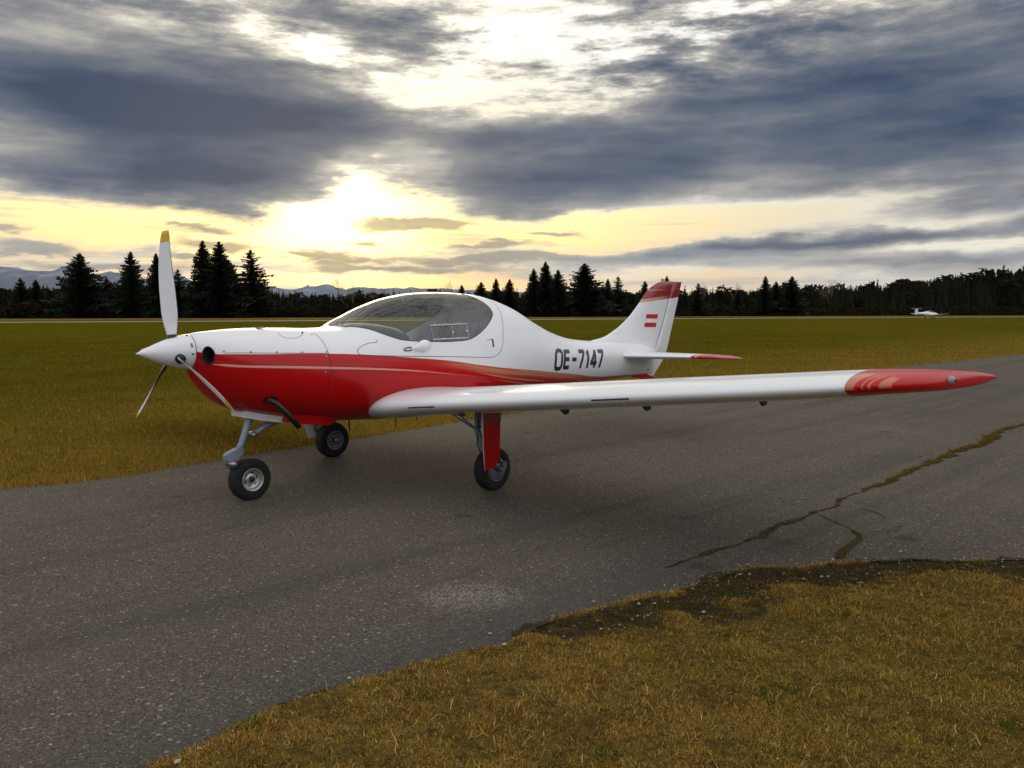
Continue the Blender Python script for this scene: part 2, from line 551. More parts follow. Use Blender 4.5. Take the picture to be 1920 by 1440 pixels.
# ------------------------------------------------------------------ cracks in the paving
M_CRACK, b, p = material('crack_soil', 0.98, spec=0.05)
oc = b.node('ShaderNodeTexCoord').outputs['Object']
b.put(p.inputs['Base Color'], b.mix(b.smooth(b.noise(oc, 14, 5, 0.7), 0.35, 0.65), (0.024, 0.019, 0.010), (0.060, 0.047, 0.012)))
CRACK_MAIN = [(0.86, 4.55, .02), (1.18, 4.84, .05), (1.59, 5.25, .06), (1.9, 5.6, .045), (2.15, 5.86, .03), (2.4, 6.06, .03), (2.52, 6.27, .04), (2.98, 6.71, .06),
              (3.72, 7.52, .10), (4.67, 8.54, .15), (5.0, 8.8, .11), (5.41, 9.26, .17), (5.95, 9.96, .13), (6.53, 10.48, .07), (9, 12.6, .10), (14, 17.5, .08)]
CRACKS = [CRACK_MAIN,
          [(2.4, 6.06, .02), (2.5, 5.98, .014), (2.61, 5.86, .012), (2.62, 5.71, .012), (2.5, 5.52, .008)],
          [(2.15, 5.86, .012), (2.21, 5.52, .03), (2.28, 5.25, .06), (2.2, 5.1, .09), (2.11, 5.01, .06), (1.9, 4.73, .05)],
          [(0.72, 9.22, .006), (0.94, 8.99, .008), (1.25, 8.71, .008), (1.53, 8.38, .008), (1.96, 8.13, .006)],
          [(3.45, 8.28, .007), (3.65, 8.01, .010), (3.8, 7.98, .012), (4.14, 8.16, .008)],
          [(3.65, 8.01, .008), (3.72, 7.78, .010), (3.85, 7.66, .008)],
          [(0.84, 8.07, .008), (1.04, 7.57, .010), (1.35, 7.39, .006)],
          [(1.55, 5.2, .010), (1.72, 5.05, .014), (1.80, 4.86, .010)], [(3.1, 6.85, .010), (3.3, 6.72, .012), (3.62, 6.75, .008)],
          [(2.28, 5.25, .010), (2.5, 5.3, .012), (2.62, 5.45, .008)], [(4.3, 8.1, .010), (4.1, 8.35, .012), (3.8, 8.5, .008)],
          [(2.35, 6.15, .008), (2.2, 6.22, .010), (1.95, 6.05, .006)]]
crack_lines = []
for ci, cr in enumerate(CRACKS):
    pts = resample(cr, 0.025)
    s = np.arange(len(pts)) * 0.025
    d = np.gradient(pts[:, :2], axis=0)
    nrm = np.stack([-d[:, 1], d[:, 0]], 1) / (np.linalg.norm(d, axis=1)[:, None] + 1e-9)
    mid_ = pts[:, :2] + nrm * (smooth_noise(s * 3, s * 0, 40 + ci, 4, 0.6) * 0.05)[:, None]
    wl = pts[:, 2] * np.clip(0.62 + 1.5 * smooth_noise(s * 7, s * 0 + 3, 60 + ci, 4, 0.7), 0.05, 1.8)
    wr_ = pts[:, 2] * np.clip(0.62 + 1.5 * smooth_noise(s * 7, s * 0 + 9, 80 + ci, 4, 0.7), 0.05, 1.8)
    wl[0] = wl[-1] = wr_[0] = wr_[-1] = 0.002
    vl = np.concatenate([mid_ + nrm * wl[:, None] * 0.5, mid_ - nrm * wr_[:, None] * 0.5])
    n_ = len(pts)
    f_ = [(i, i + 1, n_ + i + 1, n_ + i) for i in range(n_ - 1)]
    tag(mesh_obj('pavement_crack', [(x, y, 0.011 + 0.0015 * ci) for x, y in vl], f_, M_CRACK, smooth=False), kind='structure')
    crack_lines.append((mid_, np.minimum(wl, wr_)))


# ------------------------------------------------------------------ grass blades
M_BLADE, b, p = material('grass_blade', 0.9, spec=0.04)
at = b.node('ShaderNodeAttribute', attribute_name='tint')
b.put(p.inputs['Base Color'], at.outputs['Color'])
tl = b.node('ShaderNodeBsdfTranslucent')
b.put(tl.inputs['Color'], at.outputs['Color'])
ms = b.node('ShaderNodeMixShader')
ms.inputs[0].default_value = 0.3
M_BLADE.node_tree.links.new(p.outputs[0], ms.inputs[1])
M_BLADE.node_tree.links.new(tl.outputs[0], ms.inputs[2])
M_BLADE.node_tree.links.new(ms.outputs[0], M_BLADE.node_tree.nodes['Material Output'].inputs[0])

STRAW, OLIVE, BROWN, PALE = np.array((.390, .230, .046)), np.array((.150, .115, .008)), np.array((.185, .090, .018)), np.array((.62, .45, .15))


def blades(name, base, length, width, lean, tint, two=True, z0=0.0):
    n = len(base)
    ang = rng.random(n) * 2 * np.pi
    d = np.stack([np.cos(ang), np.sin(ang)], 1)
    sidev = np.stack([-d[:, 1], d[:, 0]], 1)
    L = length[:, None]
    th = lean[:, None]
    W = width[:, None] * 0.5
    z0 = np.zeros((n, 1)) + z0
    b0 = np.concatenate([base, z0], 1)
    s3 = np.concatenate([sidev * W, np.zeros((n, 1))], 1)
    up = np.array((0, 0, 1.0))
    d3 = np.concatenate([d, np.zeros((n, 1))], 1)
    midp = b0 + d3 * (np.sin(th * 0.7) * L * 0.5) + up * (np.cos(th * 0.7) * L * 0.5)
    tip = midp + d3 * (np.sin(th * 1.3) * L * 0.5) + up * (np.cos(th * 1.3) * L * 0.5)
    tip[:, 2] = np.maximum(tip[:, 2], z0[:, 0] + 0.003)
    i = np.arange(n)[:, None]
    if two:
        v = np.stack([b0 - s3, b0 + s3, midp - s3 * 0.8, midp + s3 * 0.8, tip], 1).reshape(-1, 3)
        f = np.concatenate([i * 5 + np.array([[0, 1, 3]]), i * 5 + np.array([[0, 3, 2]]), i * 5 + np.array([[2, 3, 4]])])
        t = np.repeat(tint, 5, 0)
    else:
        v = np.stack([b0 - s3, b0 + s3, tip], 1).reshape(-1, 3)
        f = i * 3 + np.array([[0, 1, 2]])
        t = np.repeat(tint, 3, 0)
    return tag(mesh_obj(name, v, f, M_BLADE, smooth=False, tint=t), kind='stuff')


def tints(x, y, seed, w_olive=0.35):
    n = len(x)
    k = smooth_noise(x * 1.6, y * 1.6, seed, 4, 0.6)
    r_ = rng.random(n)
    po = np.clip(w_olive + 0.55 * k, 0.05, 0.9)
    c = np.where((r_ < po)[:, None], OLIVE, STRAW)
    c = np.where((rng.random(n) < 0.22)[:, None], BROWN, c)
    c = np.where((rng.random(n) < 0.008)[:, None], PALE, c)
    return c * (0.65 + 0.7 * rng.random((n, 1)))


NEAR_C = [tuple(q) for q in near_line[(near_line[:, 1] > 1.3) & (near_line[:, 0] < 5.5)][::3]]


def signed_edge(x, y):
    """distance from the near paving edge, positive on the grass side"""
    d = poly_dist(x, y, NEAR_C)
    return np.where(in_poly(x, y, NEAR_C + [(30, 5.5), (30, -42), (-40, -42)]), d, -d)


def soil_mask(x, y):
    """bare damp earth and moss along the near paving edge, mostly on the right"""
    d = signed_edge(x, y)
    k = smooth_noise(x * 1.7 + 5, y * 3.0, 21, 5, 0.65)
    k2 = smooth_noise(x * 9, y * 9, 23, 3, 0.6)
    reach = np.interp(x, [-0.2, 0.15, 0.6, 1.15, 1.5, 1.9, 3.2], [-0.1, 0.20, 0.44, 0.48, 0.30, 0.46, 0.52])
    inner = -0.03 + 0.16 * smooth_noise(x * 2.2, y * 2.2 + 4, 25, 5, 0.7) + 0.05 * k2
    m = np.clip((reach - d + 0.46 * k + 0.20 * k2) / 0.22, 0, 1) * np.clip((d - inner) / 0.03, 0, 1)
    return np.where(x > -0.1, m, 0)


def turf_z(x, y):
    """lumpy thatch: a few centimetres of tussock and hollow"""
    d = signed_edge(x, y)
    z = 0.016 + 0.020 * smooth_noise(x * 4.2, y * 4.2, 51, 4, 0.6)
    return np.clip(z, 0.003, 1) * np.clip(d / 0.06, 0, 1) * (1 - 0.75 * soil_mask(x, y))


# thatch sheet of the foreground turf
M_THATCH, b, p = material('thatch', 0.95, spec=0.05)
oc = b.node('ShaderNodeTexCoord').outputs['Object']
th = b.mix(b.smooth(b.noise(oc, 26, 5, 0.7), 0.35, 0.65), (0.050, 0.034, 0.009), (0.150, 0.096, 0.020))
ta = b.node('ShaderNodeAttribute', attribute_name='tint')
soilc = b.mix(b.smooth(b.noise(oc, 18, 6, 0.7), 0.35, 0.65), (0.022, 0.015, 0.008), (0.058, 0.040, 0.016))
b.put(p.inputs['Base Color'], b.mix(b.sep(ta.outputs['Color'])[0], th, soilc))
bm_ = b.node('ShaderNodeBump')
bm_.inputs['Distance'].default_value = 0.015
b.put(bm_.inputs['Height'], b.noise(oc, 70, 4, 0.7))
b.put(p.inputs['Normal'], bm_.outputs[0])
xs, ys = np.arange(-2.0, 4.4, 0.03), np.arange(1.7, 5.0, 0.03)
X, Y = np.meshgrid(xs, ys, indexing='ij')
idx = np.arange(X.size).reshape(X.shape)
q = signed_edge(X, Y) > -0.02
cell = q[:-1, :-1] & q[1:, :-1] & q[1:, 1:] & q[:-1, 1:]
ii, jj = np.nonzero(cell)
f_ = np.stack([idx[ii, jj], idx[ii + 1, jj], idx[ii + 1, jj + 1], idx[ii, jj + 1]], 1)
tag(mesh_obj('turf', np.stack([X.ravel(), Y.ravel(), turf_z(X, Y).ravel() + 0.004], 1), f_, M_THATCH, tint=np.repeat(soil_mask(X, Y).reshape(-1, 1), 3, 1)), kind='structure')


def scatter(n, x0, x1, y0, y1, thin=0.93, over=0.03):
    gx, gy = rng.uniform(x0, x1, n), rng.uniform(y0, y1, n)
    d = signed_edge(gx, gy)
    sm = soil_mask(gx, gy)
    k = (d > -over * rng.random(n)) & (np.abs(gx) < gy * 0.70 + 0.3) & (rng.random(n) > sm * thin)
    return gx[k], gy[k], sm[k]


def turf_tint(x, y):
    n = len(x)
    big_ = smooth_noise(x * 1.1 + 3, y * 1.1, 5, 4, 0.6)
    fine = smooth_noise(x * 6, y * 6, 6, 4, 0.65)
    po = np.clip(0.08 + 0.85 * big_ + 0.40 * fine, 0.02, 0.85)
    pb = np.clip(0.18 - 1.0 * fine - 0.25 * big_, 0.03, 0.75)
    c = np.where((rng.random(n) < po)[:, None], OLIVE, STRAW)
    c = np.where((rng.random(n) < pb)[:, None], BROWN, c)
    c = np.where((rng.random(n) < 0.11)[:, None], PALE * 0.85, c)
    return c * (0.55 + 0.9 * rng.random((n, 1)))


gx, gy, sm = scatter(420000, -1.75, 3.9, 2.15, 5.05, 0.72)
tuft = smooth_noise(gx * 7, gy * 7, 8, 4, 0.65)
ok = rng.random(len(gx)) < np.clip(0.70 + 1.1 * tuft, 0.12, 1)
gx, gy, sm, tuft = gx[ok], gy[ok], sm[ok], tuft[ok]
n = len(gx)
blades('foreground_grass', np.stack([gx, gy], 1), (0.009 + 0.024 * rng.random(n) ** 1.4) * (1 + 0.7 * tuft) * (1 - 0.5 * sm), 0.0014 + 0.0020 * rng.random(n),
       rng.uniform(0.35, 1.65, n), turf_tint(gx, gy), z0=turf_z(gx, gy)[:, None])['label'] = 'matted straw coloured grass in front of the taxiway'
gx, gy, sm = scatter(760000, -1.6, 3.7, 2.25, 5.05, 0.66)
tuft = smooth_noise(gx * 7, gy * 7, 8, 4, 0.65)
ok = rng.random(len(gx)) < np.clip(0.70 + 1.2 * tuft, 0.12, 1)
gx, gy, sm, tuft = gx[ok], gy[ok], sm[ok], tuft[ok]
n = len(gx)
blades('grass_mat', np.stack([gx, gy], 1), 0.005 + 0.014 * rng.random(n), 0.0014 + 0.0020 * rng.random(n), rng.uniform(0.5, 1.75, n),
       np.where((rng.random(n) < sm)[:, None], np.array((.055, .050, .006)), turf_tint(gx, gy)) * (0.6 + 0.5 * rng.random(n))[:, None], two=False, z0=turf_z(gx, gy)[:, None] + 0.003)['label'] = 'dense short mat of dry grass under the longer foreground blades'
# longer pale stalks lying on top, and a few green weeds
gx, gy, sm = scatter(2600, -1.6, 4, 1.95, 5.0, 0.8, 0.0)
n = len(gx)
blades('dry_stalks', np.stack([gx, gy], 1), 0.025 + 0.055 * rng.random(n) ** 1.6, 0.0014 + 0.0014 * rng.random(n), rng.uniform(0.9, 1.55, n),
       np.where(rng.random((n, 1)) < 0.6, PALE, STRAW) * (0.7 + 0.5 * rng.random((n, 1))), z0=turf_z(gx, gy)[:, None] + 0.006)['label'] = 'longer pale dry stalks lying on the foreground grass'
wx, wy = [], []
for k in range(60):
    cx_, cy_ = rng.uniform(-1.2, 3.4), rng.uniform(2.3, 4.9)
    m_ = rng.integers(20, 90)
    wx += list(rng.normal(cx_, 0.03, m_))
    wy += list(rng.normal(cy_, 0.03, m_))
wx, wy = np.array(wx), np.array(wy)
ok = signed_edge(wx, wy) > -0.02
wx, wy = wx[ok], wy[ok]
n = len(wx)
blades('green_weeds', np.stack([wx, wy], 1), 0.012 + 0.022 * rng.random(n), 0.003 + 0.003 * rng.random(n), rng.uniform(0.3, 1.4, n),
       np.array((.062, .085, .008)) * (0.6 + 0.8 * rng.random((n, 1))), z0=turf_z(wx, wy)[:, None])['label'] = 'small green tufts among the straw coloured foreground grass'

# field grass beyond the taxiway, thinning out with distance
n = 420000
rr = 5.6 * (60 / 5.6) ** (rng.random(n) ** 1.25)
aa = rng.uniform(-0.62, 0.62, n)
keep_ = rng.random(n) > np.clip((rr - 22) / 38, 0, 1)
rr, aa = rr[keep_], aa[keep_]
n = len(rr)
gx, gy = rr * np.sin(aa), rr * np.cos(aa)
ok = ~in_poly(gx, gy, FAR_EDGE + [(60, -42), (-40, -42)])
ok |= (poly_dist(gx, gy, FAR_EDGE[1:-1]) < 0.05 * rng.random(n))
gx, gy, rr = gx[ok], gy[ok], rr[ok]
n = len(gx)
dd = poly_dist(gx, gy, FAR_EDGE)
wo = np.clip(0.22 + dd * 0.07, 0, 0.92)
fringe = np.exp(-dd / 0.12)
blades('field_grass', np.stack([gx, gy], 1), (0.025 + 0.035 * rng.random(n)) * (1 + 0.012 * rr) * (1 + 0.6 * fringe), (0.0030 + 0.003 * rng.random(n)) * (0.5 + rr / 14),
       rng.uniform(0.2, 1.35, n), tints(gx * 0.5, gy * 0.5, 15, wo) * 0.86 * np.clip(1.0 - dd * 0.012, 0.72, 1)[:, None] * 0.95, two=False)['label'] = 'mown olive and straw grass of the airfield beyond the taxiway'

# grass and moss in the wide crack
bx, by = [], []
for li, dens_ in ((0, 1.0), (2, 0.5)):
    mid_, w_ = crack_lines[li]
    for (x, y), ww in zip(mid_, w_):
        k = rng.poisson(ww * 330 * dens_ * (1.0 if y > 6.2 else 0.12))
        bx += list(x + rng.normal(0, ww * 0.33, k))
        by += list(y + rng.normal(0, ww * 0.33, k))
bx, by = np.array(bx), np.array(by)
n = len(bx)
blades('crack_grass', np.stack([bx, by], 1), 0.012 + 0.022 * rng.random(n), 0.003 + 0.003 * rng.random(n), rng.uniform(0.2, 1.3, n),
       np.where(rng.random((n, 1)) < 0.5, OLIVE * 0.8, BROWN) * (0.7 + 0.6 * rng.random((n, 1))), two=False, z0=0.013)['label'] = 'moss and short grass growing in the long paving crack'

# bare earth sheet with gravel at the near edge
M_SOIL, b, p = material('damp_soil', 0.95, spec=0.1)
oc = b.node('ShaderNodeTexCoord').outputs['Object']
b.put(p.inputs['Base Color'], b.mix(b.smooth(b.noise(oc, 18, 6, 0.7), 0.35, 0.65), (0.026, 0.018, 0.009), (0.066, 0.046, 0.020)))
bm_ = b.node('ShaderNodeBump')
bm_.inputs['Distance'].default_value = 0.02
b.put(bm_.inputs['Height'], b.noise(oc, 30, 6, 0.7))
b.put(p.inputs['Normal'], bm_.outputs[0])
xs, ys = np.arange(-0.2, 4.6, 0.018), np.arange(3.2, 5.0, 0.018)
X, Y = np.meshgrid(xs, ys, indexing='ij')
q = (soil_mask(X, Y) > 0.45) & (signed_edge(X, Y) < 0.05)
Zs = np.where(signed_edge(X, Y) > 0, 0.010, 0.0095) + turf_z(X, Y) + 0.008 * np.clip(smooth_noise(X * 9, Y * 9, 33, 4, 0.6), 0, 1)
idx = np.arange(X.size).reshape(X.shape)
cell = q[:-1, :-1] & q[1:, :-1] & q[1:, 1:] & q[:-1, 1:]
ii, jj = np.nonzero(cell)
f_ = np.stack([idx[ii, jj], idx[ii + 1, jj], idx[ii + 1, jj + 1], idx[ii, jj + 1]], 1)
tag(mesh_obj('bare_soil', np.stack([X.ravel(), Y.ravel(), Zs.ravel()], 1), f_, M_SOIL), kind='structure')

M_STONE, b, p = material('pebble', 0.9, spec=0.2)
at = b.node('ShaderNodeAttribute', attribute_name='tint')
b.put(p.inputs['Base Color'], at.outputs['Color'])
n = 5200
px_, py_ = rng.uniform(-1.6, 4.3, n), rng.uniform(2.1, 5.0, n)
d = poly_dist(px_, py_, NEAR_EDGE[2:])
on_soil = soil_mask(px_, py_)
ok = (rng.random(n) < np.maximum(0.55 * on_soil, 0.75 * np.exp(-d / 0.12) * (1 - 0.6 * (px_ < 0.4))))
px_, py_ = px_[ok], py_[ok]
n = len(px_)
octa = np.array([(1, 0, 0), (0, 1, 0), (-1, 0, 0), (0, -1, 0), (0, 0, 1), (.7, .7, .45), (-.7, .6, .5), (-.6, -.7, .4), (.7, -.6, .55)], float)
ofc = np.array([(0, 5, 4), (5, 1, 4), (1, 6, 4), (6, 2, 4), (2, 7, 4), (7, 3, 4), (3, 8, 4), (8, 0, 4), (0, 1, 5), (1, 2, 6), (2, 3, 7), (3, 0, 8)])
sz = 0.003 + 0.010 * rng.random(n) ** 3
a_ = rng.random(n) * 6.28
v = octa[None] * (0.7 + 0.6 * rng.random((n, 9, 1))) * sz[:, None, None]
v[:, :, 2] *= 0.6
vx = v[:, :, 0] * np.cos(a_)[:, None] - v[:, :, 1] * np.sin(a_)[:, None] * 0.7
vy = v[:, :, 0] * np.sin(a_)[:, None] + v[:, :, 1] * np.cos(a_)[:, None] * 0.7
v = np.stack([vx + px_[:, None], vy + py_[:, None], v[:, :, 2] + 0.010 + (turf_z(px_, py_) + 0.004)[:, None]], 2).reshape(-1, 3)
f = (np.arange(n)[:, None, None] * 9 + ofc[None]).reshape(-1, 3)
t = np.repeat(rng.uniform(0.10, 0.38, (n, 1)) * np.array((1, .96, .9)), 9, 0)
tag(mesh_obj('gravel', v, f, M_STONE, smooth=False, tint=t), 'loose pebbles along the near edge of the taxiway', kind='stuff')


# ================================================================== shape helpers
def pchip(xs, ys):
    xs, ys = np.asarray(xs, float), np.asarray(ys, float)
    h = np.diff(xs)
    d = np.diff(ys) / h
    m = np.zeros_like(ys)
    m[0], m[-1] = d[0], d[-1]
    for i in range(1, len(xs) - 1):
        if d[i - 1] * d[i] > 0:
            w1, w2 = 2 * h[i] + h[i - 1], h[i] + 2 * h[i - 1]
            m[i] = (w1 + w2) / (w1 / d[i - 1] + w2 / d[i])

    def f(x):
        x = np.clip(x, xs[0], xs[-1])
        i = np.clip(np.searchsorted(xs, x) - 1, 0, len(xs) - 2)
        t = (x - xs[i]) / h[i]
        return ((2 * t**3 - 3 * t * t + 1) * ys[i] + (t**3 - 2 * t * t + t) * h[i] * m[i]
                + (-2 * t**3 + 3 * t * t) * ys[i + 1] + (t**3 - t * t) * h[i] * m[i + 1])
    return f


def loft(rings, cap0=True, cap1=True):
    """quads between equal closed rings, fans at the ends"""
    n = len(rings[0])
    v = [tuple(q) for r_ in rings for q in r_]
    f = []
    for i in range(len(rings) - 1):
        for k in range(n):
            a, c = i * n + k, i * n + (k + 1) % n
            f.append((a, c, c + n, a + n))
    if cap0:
        f.append(tuple(range(n - 1, -1, -1)))
    if cap1:
        o = (len(rings) - 1) * n
        f.append(tuple(range(o, o + n)))
    return v, f


def tube(pts, rad, n=12, flat=1.0):
    """round bar through points; rad a number or one per point"""
    pts = [Vector(q) for q in pts]
    rad = [rad] * len(pts) if isinstance(rad, (int, float)) else rad
    rings = []
    ref = None
    for i, q in enumerate(pts):
        d = (pts[min(i + 1, len(pts) - 1)] - pts[max(i - 1, 0)]).normalized()
        if ref is None:
            ref = Vector((0, 1, 0)) if abs(d.y) < 0.9 else Vector((1, 0, 0))
        a = (ref - d * ref.dot(d)).normalized()
        ref = a
        c = d.cross(a)
        rings.append([q + a * (rad[i] * flat * math.cos(t)) + c * (rad[i] * math.sin(t)) for t in (2 * math.pi * k / n for k in range(n))])
    return loft(rings)


def box(c, s, rot=None):
    v = [Vector((sx * s[0] / 2, sy * s[1] / 2, sz * s[2] / 2)) for sx in (-1, 1) for sy in (-1, 1) for sz in (-1, 1)]
    if rot is not None:
        v = [rot @ q for q in v]
    v = [q + Vector(c) for q in v]
    return v, [(0, 1, 3, 2), (4, 6, 7, 5), (0, 4, 5, 1), (2, 3, 7, 6), (0, 2, 6, 4), (1, 5, 7, 3)]


def prism(poly, y0, y1):
    """side-view outline (x, z) given thickness between y0 and y1"""
    n = len(poly)
    v = [(x, y0, z) for x, z in poly] + [(x, y1, z) for x, z in poly]
    f = [tuple(range(n)), tuple(range(2 * n - 1, n - 1, -1))]
    f += [(k, n + k, n + (k + 1) % n, (k + 1) % n) for k in range(n)]
    return v, f


def join(*parts):
    v, f = [], []
    for a, c in parts:
        o = len(v)
        v += [tuple(q) for q in a]
        f += [tuple(i + o for i in q) for q in c]
    return v, f


def lathe(profile, centre, axis='y', n=40, caps=True):
    """profile of (offset along axis, radius)"""
    rings = []
    for o, r_ in profile:
        ring = []
        for k in range(n):
            t = 2 * math.pi * k / n
            if axis == 'y':
                ring.append((centre[0] + r_ * math.cos(t), centre[1] + o, centre[2] + r_ * math.sin(t)))
            else:
                ring.append((centre[0] + o, centre[1] + r_ * math.cos(t), centre[2] + r_ * math.sin(t)))
        rings.append(ring)
    return loft(rings, caps, caps)


def spline(pts, n):
    """closed or open Catmull-Rom through points, n per span"""
    p_ = np.asarray(pts, float)
    q = np.concatenate([[2 * p_[0] - p_[1]], p_, [2 * p_[-1] - p_[-2]]])
    out_ = []
    for i in range(1, len(q) - 2):
        for t in np.linspace(0, 1, n, endpoint=False):
            a, c, d, e = q[i - 1], q[i], q[i + 1], q[i + 2]
            out_.append(0.5 * (2 * c + (d - a) * t + (2 * a - 5 * c + 4 * d - e) * t * t + (3 * c - a - 3 * d + e) * t**3))
    out_.append(q[-2])
    return np.array(out_)


# ================================================================== aircraft materials
def grime(b, base, oc, amt=0.05):
    n_ = b.noise(b.v('MULTIPLY', oc, (1.2, 3, 3)), 2.0, 5, 0.6)
    return b.mix(b.smooth(n_, 0.45, 0.75, 0, amt), base, (0.42, 0.40, 0.37))


M_WHITE, b, p = material('white_gelcoat', 0.24, (0.80, 0.80, 0.80), coat=0.4)
oc = b.node('ShaderNodeTexCoord').outputs['Object']
b.put(p.inputs['Base Color'], grime(b, (0.80, 0.80, 0.80), oc))

RED = (0.47, 0.0018, 0.003)
GOLD = (0.62, 0.36, 0.20)

PAINT = [(-.445, 1.162), (-.364, 1.146), (-.208, 1.142), (-.032, 1.137), (.163, 1.135), (.414, 1.127), (.637, 1.116), (.915, 1.094), (1.225, 1.065), (1.574, 1.029),
         (1.963, .973), (2.423, .915), (2.786, .878), (3.203, .831), (3.666, .779), (4.167, .722), (4.662, .702), (5.19, .688), (5.55, .684)]
PIN = [(-.445, 1.085), (-.377, 1.074), (-.214, 1.056), (-.043, 1.046), (.186, 1.034), (.437, 1.019), (.802, .995), (1.108, .970), (1.331, .947), (1.635, .908), (2.11, .850), (2.6, .795), (3.0, .755), (5.55, .50)]
SWOOSH_A = [(-.445, 1.20), (1.2, 1.035), (1.70, .985), (2.11, .925), (2.615, .855), (3.2, .79), (5.55, .55)]
SWOOSH_B = [(-.445, 1.1), (1.6, .96), (1.83, .925), (2.36, .835), (2.83, .775), (3.4, .72), (5.55, .5)]
SWOOSH_C = [(-.445, 1.1), (1.9, .87), (2.2, .825), (2.46, .785), (2.97, .715), (3.4, .665), (5.55, .4)]

M_BODY, b, p = material('fuselage_paint', 0.28, spec=0.28, coat=0.15)
oc = b.node('ShaderNodeTexCoord').outputs['Object']
bx_, by_, bz_ = b.sep(oc)
tx = b.m('DIVIDE', b.m('ADD', bx_, 0.445), 6.0)
zn = b.m('DIVIDE', b.m('SUBTRACT', bz_, 0.4), 0.9)


def along(pts):
    return b.curve(tx, [((x + .445) / 6.0, (z - .4) / .9) for x, z in pts])


def line(pts, w):
    """1 inside a stripe that follows a curve; w = half width in metres (socket or number)"""
    d_ = b.m('ABSOLUTE', b.m('MULTIPLY', b.m('SUBTRACT', zn, along(pts)), 0.9))
    return b.smooth(b.m('SUBTRACT', d_, w), 0.0015, -0.0015)


s_top = b.m('MULTIPLY', b.m('SUBTRACT', zn, along(PAINT)), 0.9)        # height above the paint line
red_zone = b.smooth(s_top, 0.0015, -0.0015)
fib = b.noise(b.xyz(b.m('MULTIPLY', bx_, 0.8), b.m('MULTIPLY', s_top, 55.0), 0.0), 1, 5, 0.7)
fade_in = b.smooth(bx_, 1.15, 2.35)
top_band = b.m('MULTIPLY', b.smooth(s_top, -0.085, -0.045), fade_in)
gold_f = b.m('MULTIPLY', top_band, b.smooth(fib, 0.38, 0.60))
tail_f = b.m('MULTIPLY', b.smooth(s_top, -0.055, -0.012), b.smooth(bx_, 2.2, 2.7))
gold_f = b.m('MAXIMUM', gold_f, b.m('MULTIPLY', tail_f, b.smooth(bx_, 4.3, 3.3)))
for pts_, x0, x1, w in ((SWOOSH_A, 1.35, 3.4, 0.013), (SWOOSH_B, 1.75, 3.2, 0.010), (SWOOSH_C, 2.1, 3.3, 0.007)):
    taper = b.m('MULTIPLY', b.smooth(bx_, x0, (x0 * 0.55 + x1 * 0.45)), b.smooth(bx_, x1, (x0 * 0.3 + x1 * 0.7)))
    gold_f = b.m('MAXIMUM', gold_f, b.m('MULTIPLY', line(pts_, b.m('MULTIPLY', taper, w)), b.smooth(fib, 0.30, 0.5, 0.35, 0.85)))
pin_w = b.m('MULTIPLY', b.smooth(bx_, 2.3, 0.3, 0.0, 0.0085), b.smooth(bx_, -0.40, -0.28))
pin_f = b.m('MULTIPLY', line(PIN, pin_w), b.smooth(bx_, 2.0, 0.9, 0.25, 0.85))
redc = b.mix(b.smooth(b.noise(oc, 1.5, 3, 0.5), 0.4, 0.7, 0, 0.25), RED, (0.42, 0.002, 0.004))
redc = b.mix(b.m('MULTIPLY', gold_f, 0.66), redc, GOLD)
redc = b.mix(pin_f, redc, (0.70, 0.42, 0.36))
b.put(p.inputs['Base Color'], b.mix(red_zone, grime(b, (0.80, 0.80, 0.80), oc, 0.08), redc))


M_RED, b, p = material('red_paint', 0.3, RED, spec=0.35, coat=0.1)
M_TIP, b, p = material('wing_tip_paint', 0.3, RED, spec=0.35, coat=0.1)
oc = b.node('ShaderNodeTexCoord').outputs['Object']
bx_, by_, bz_ = b.sep(oc)
ya = b.m('ABSOLUTE', by_)
u_ = b.m('SUBTRACT', ya, b.m('MULTIPLY', b.m('SUBTRACT', bx_, 0.93), 0.30))
band = lambda lo, hi: b.m('MULTIPLY', b.smooth(u_, lo - .003, lo + .003), b.smooth(u_, hi + .003, hi - .003))
upper = b.smooth(bx_, 1.16, 1.10)
upper = b.m('MULTIPLY', upper, b.smooth(b.m('SUBTRACT', bz_, b.m('MULTIPLY_ADD', ya, 0.105, 0.6275)), -0.016, -0.010))
sl = b.m('MULTIPLY', b.m('MAXIMUM', b.m('MAXIMUM', band(4.13, 4.195), band(4.220, 4.226)), b.m('MAXIMUM', band(4.242, 4.25), band(4.275, 4.305))), upper)
b.put(p.inputs['Base Color'], b.mix(b.m('MULTIPLY', sl, 0.75), RED, (0.55, 0.24, 0.15)))

M_FIN, b, p = material('fin_paint', 0.24, coat=0.4)
oc = b.node('ShaderNodeTexCoord').outputs['Object']
bx_, by_, bz_ = b.sep(oc)
df = b.m('SUBTRACT', b.m('SUBTRACT', bz_, 1.553), b.m('MULTIPLY', b.m('SUBTRACT', bx_, 5.27), 0.09))
redz = b.smooth(df, -0.002, 0.002)
gz = b.m('MULTIPLY', b.smooth(df, 0.045, 0.030), b.smooth(bx_, 5.95, 5.55))
st = b.m('MULTIPLY', b.smooth(b.m('ABSOLUTE', b.m('SUBTRACT', b.m('SUBTRACT', df, 0.135), b.m('MULTIPLY', b.m('SUBTRACT', bx_, 5.45), -0.05))), 0.006, 0.003), b.smooth(bx_, 5.80, 5.62))
fr = b.mix(b.m('MAXIMUM', gz, st), (0.27, 0.003, 0.006), (0.60, 0.30, 0.19))
b.put(p.inputs['Base Color'], b.mix(redz, grime(b, (0.80, 0.80, 0.80), oc, 0.08), fr))

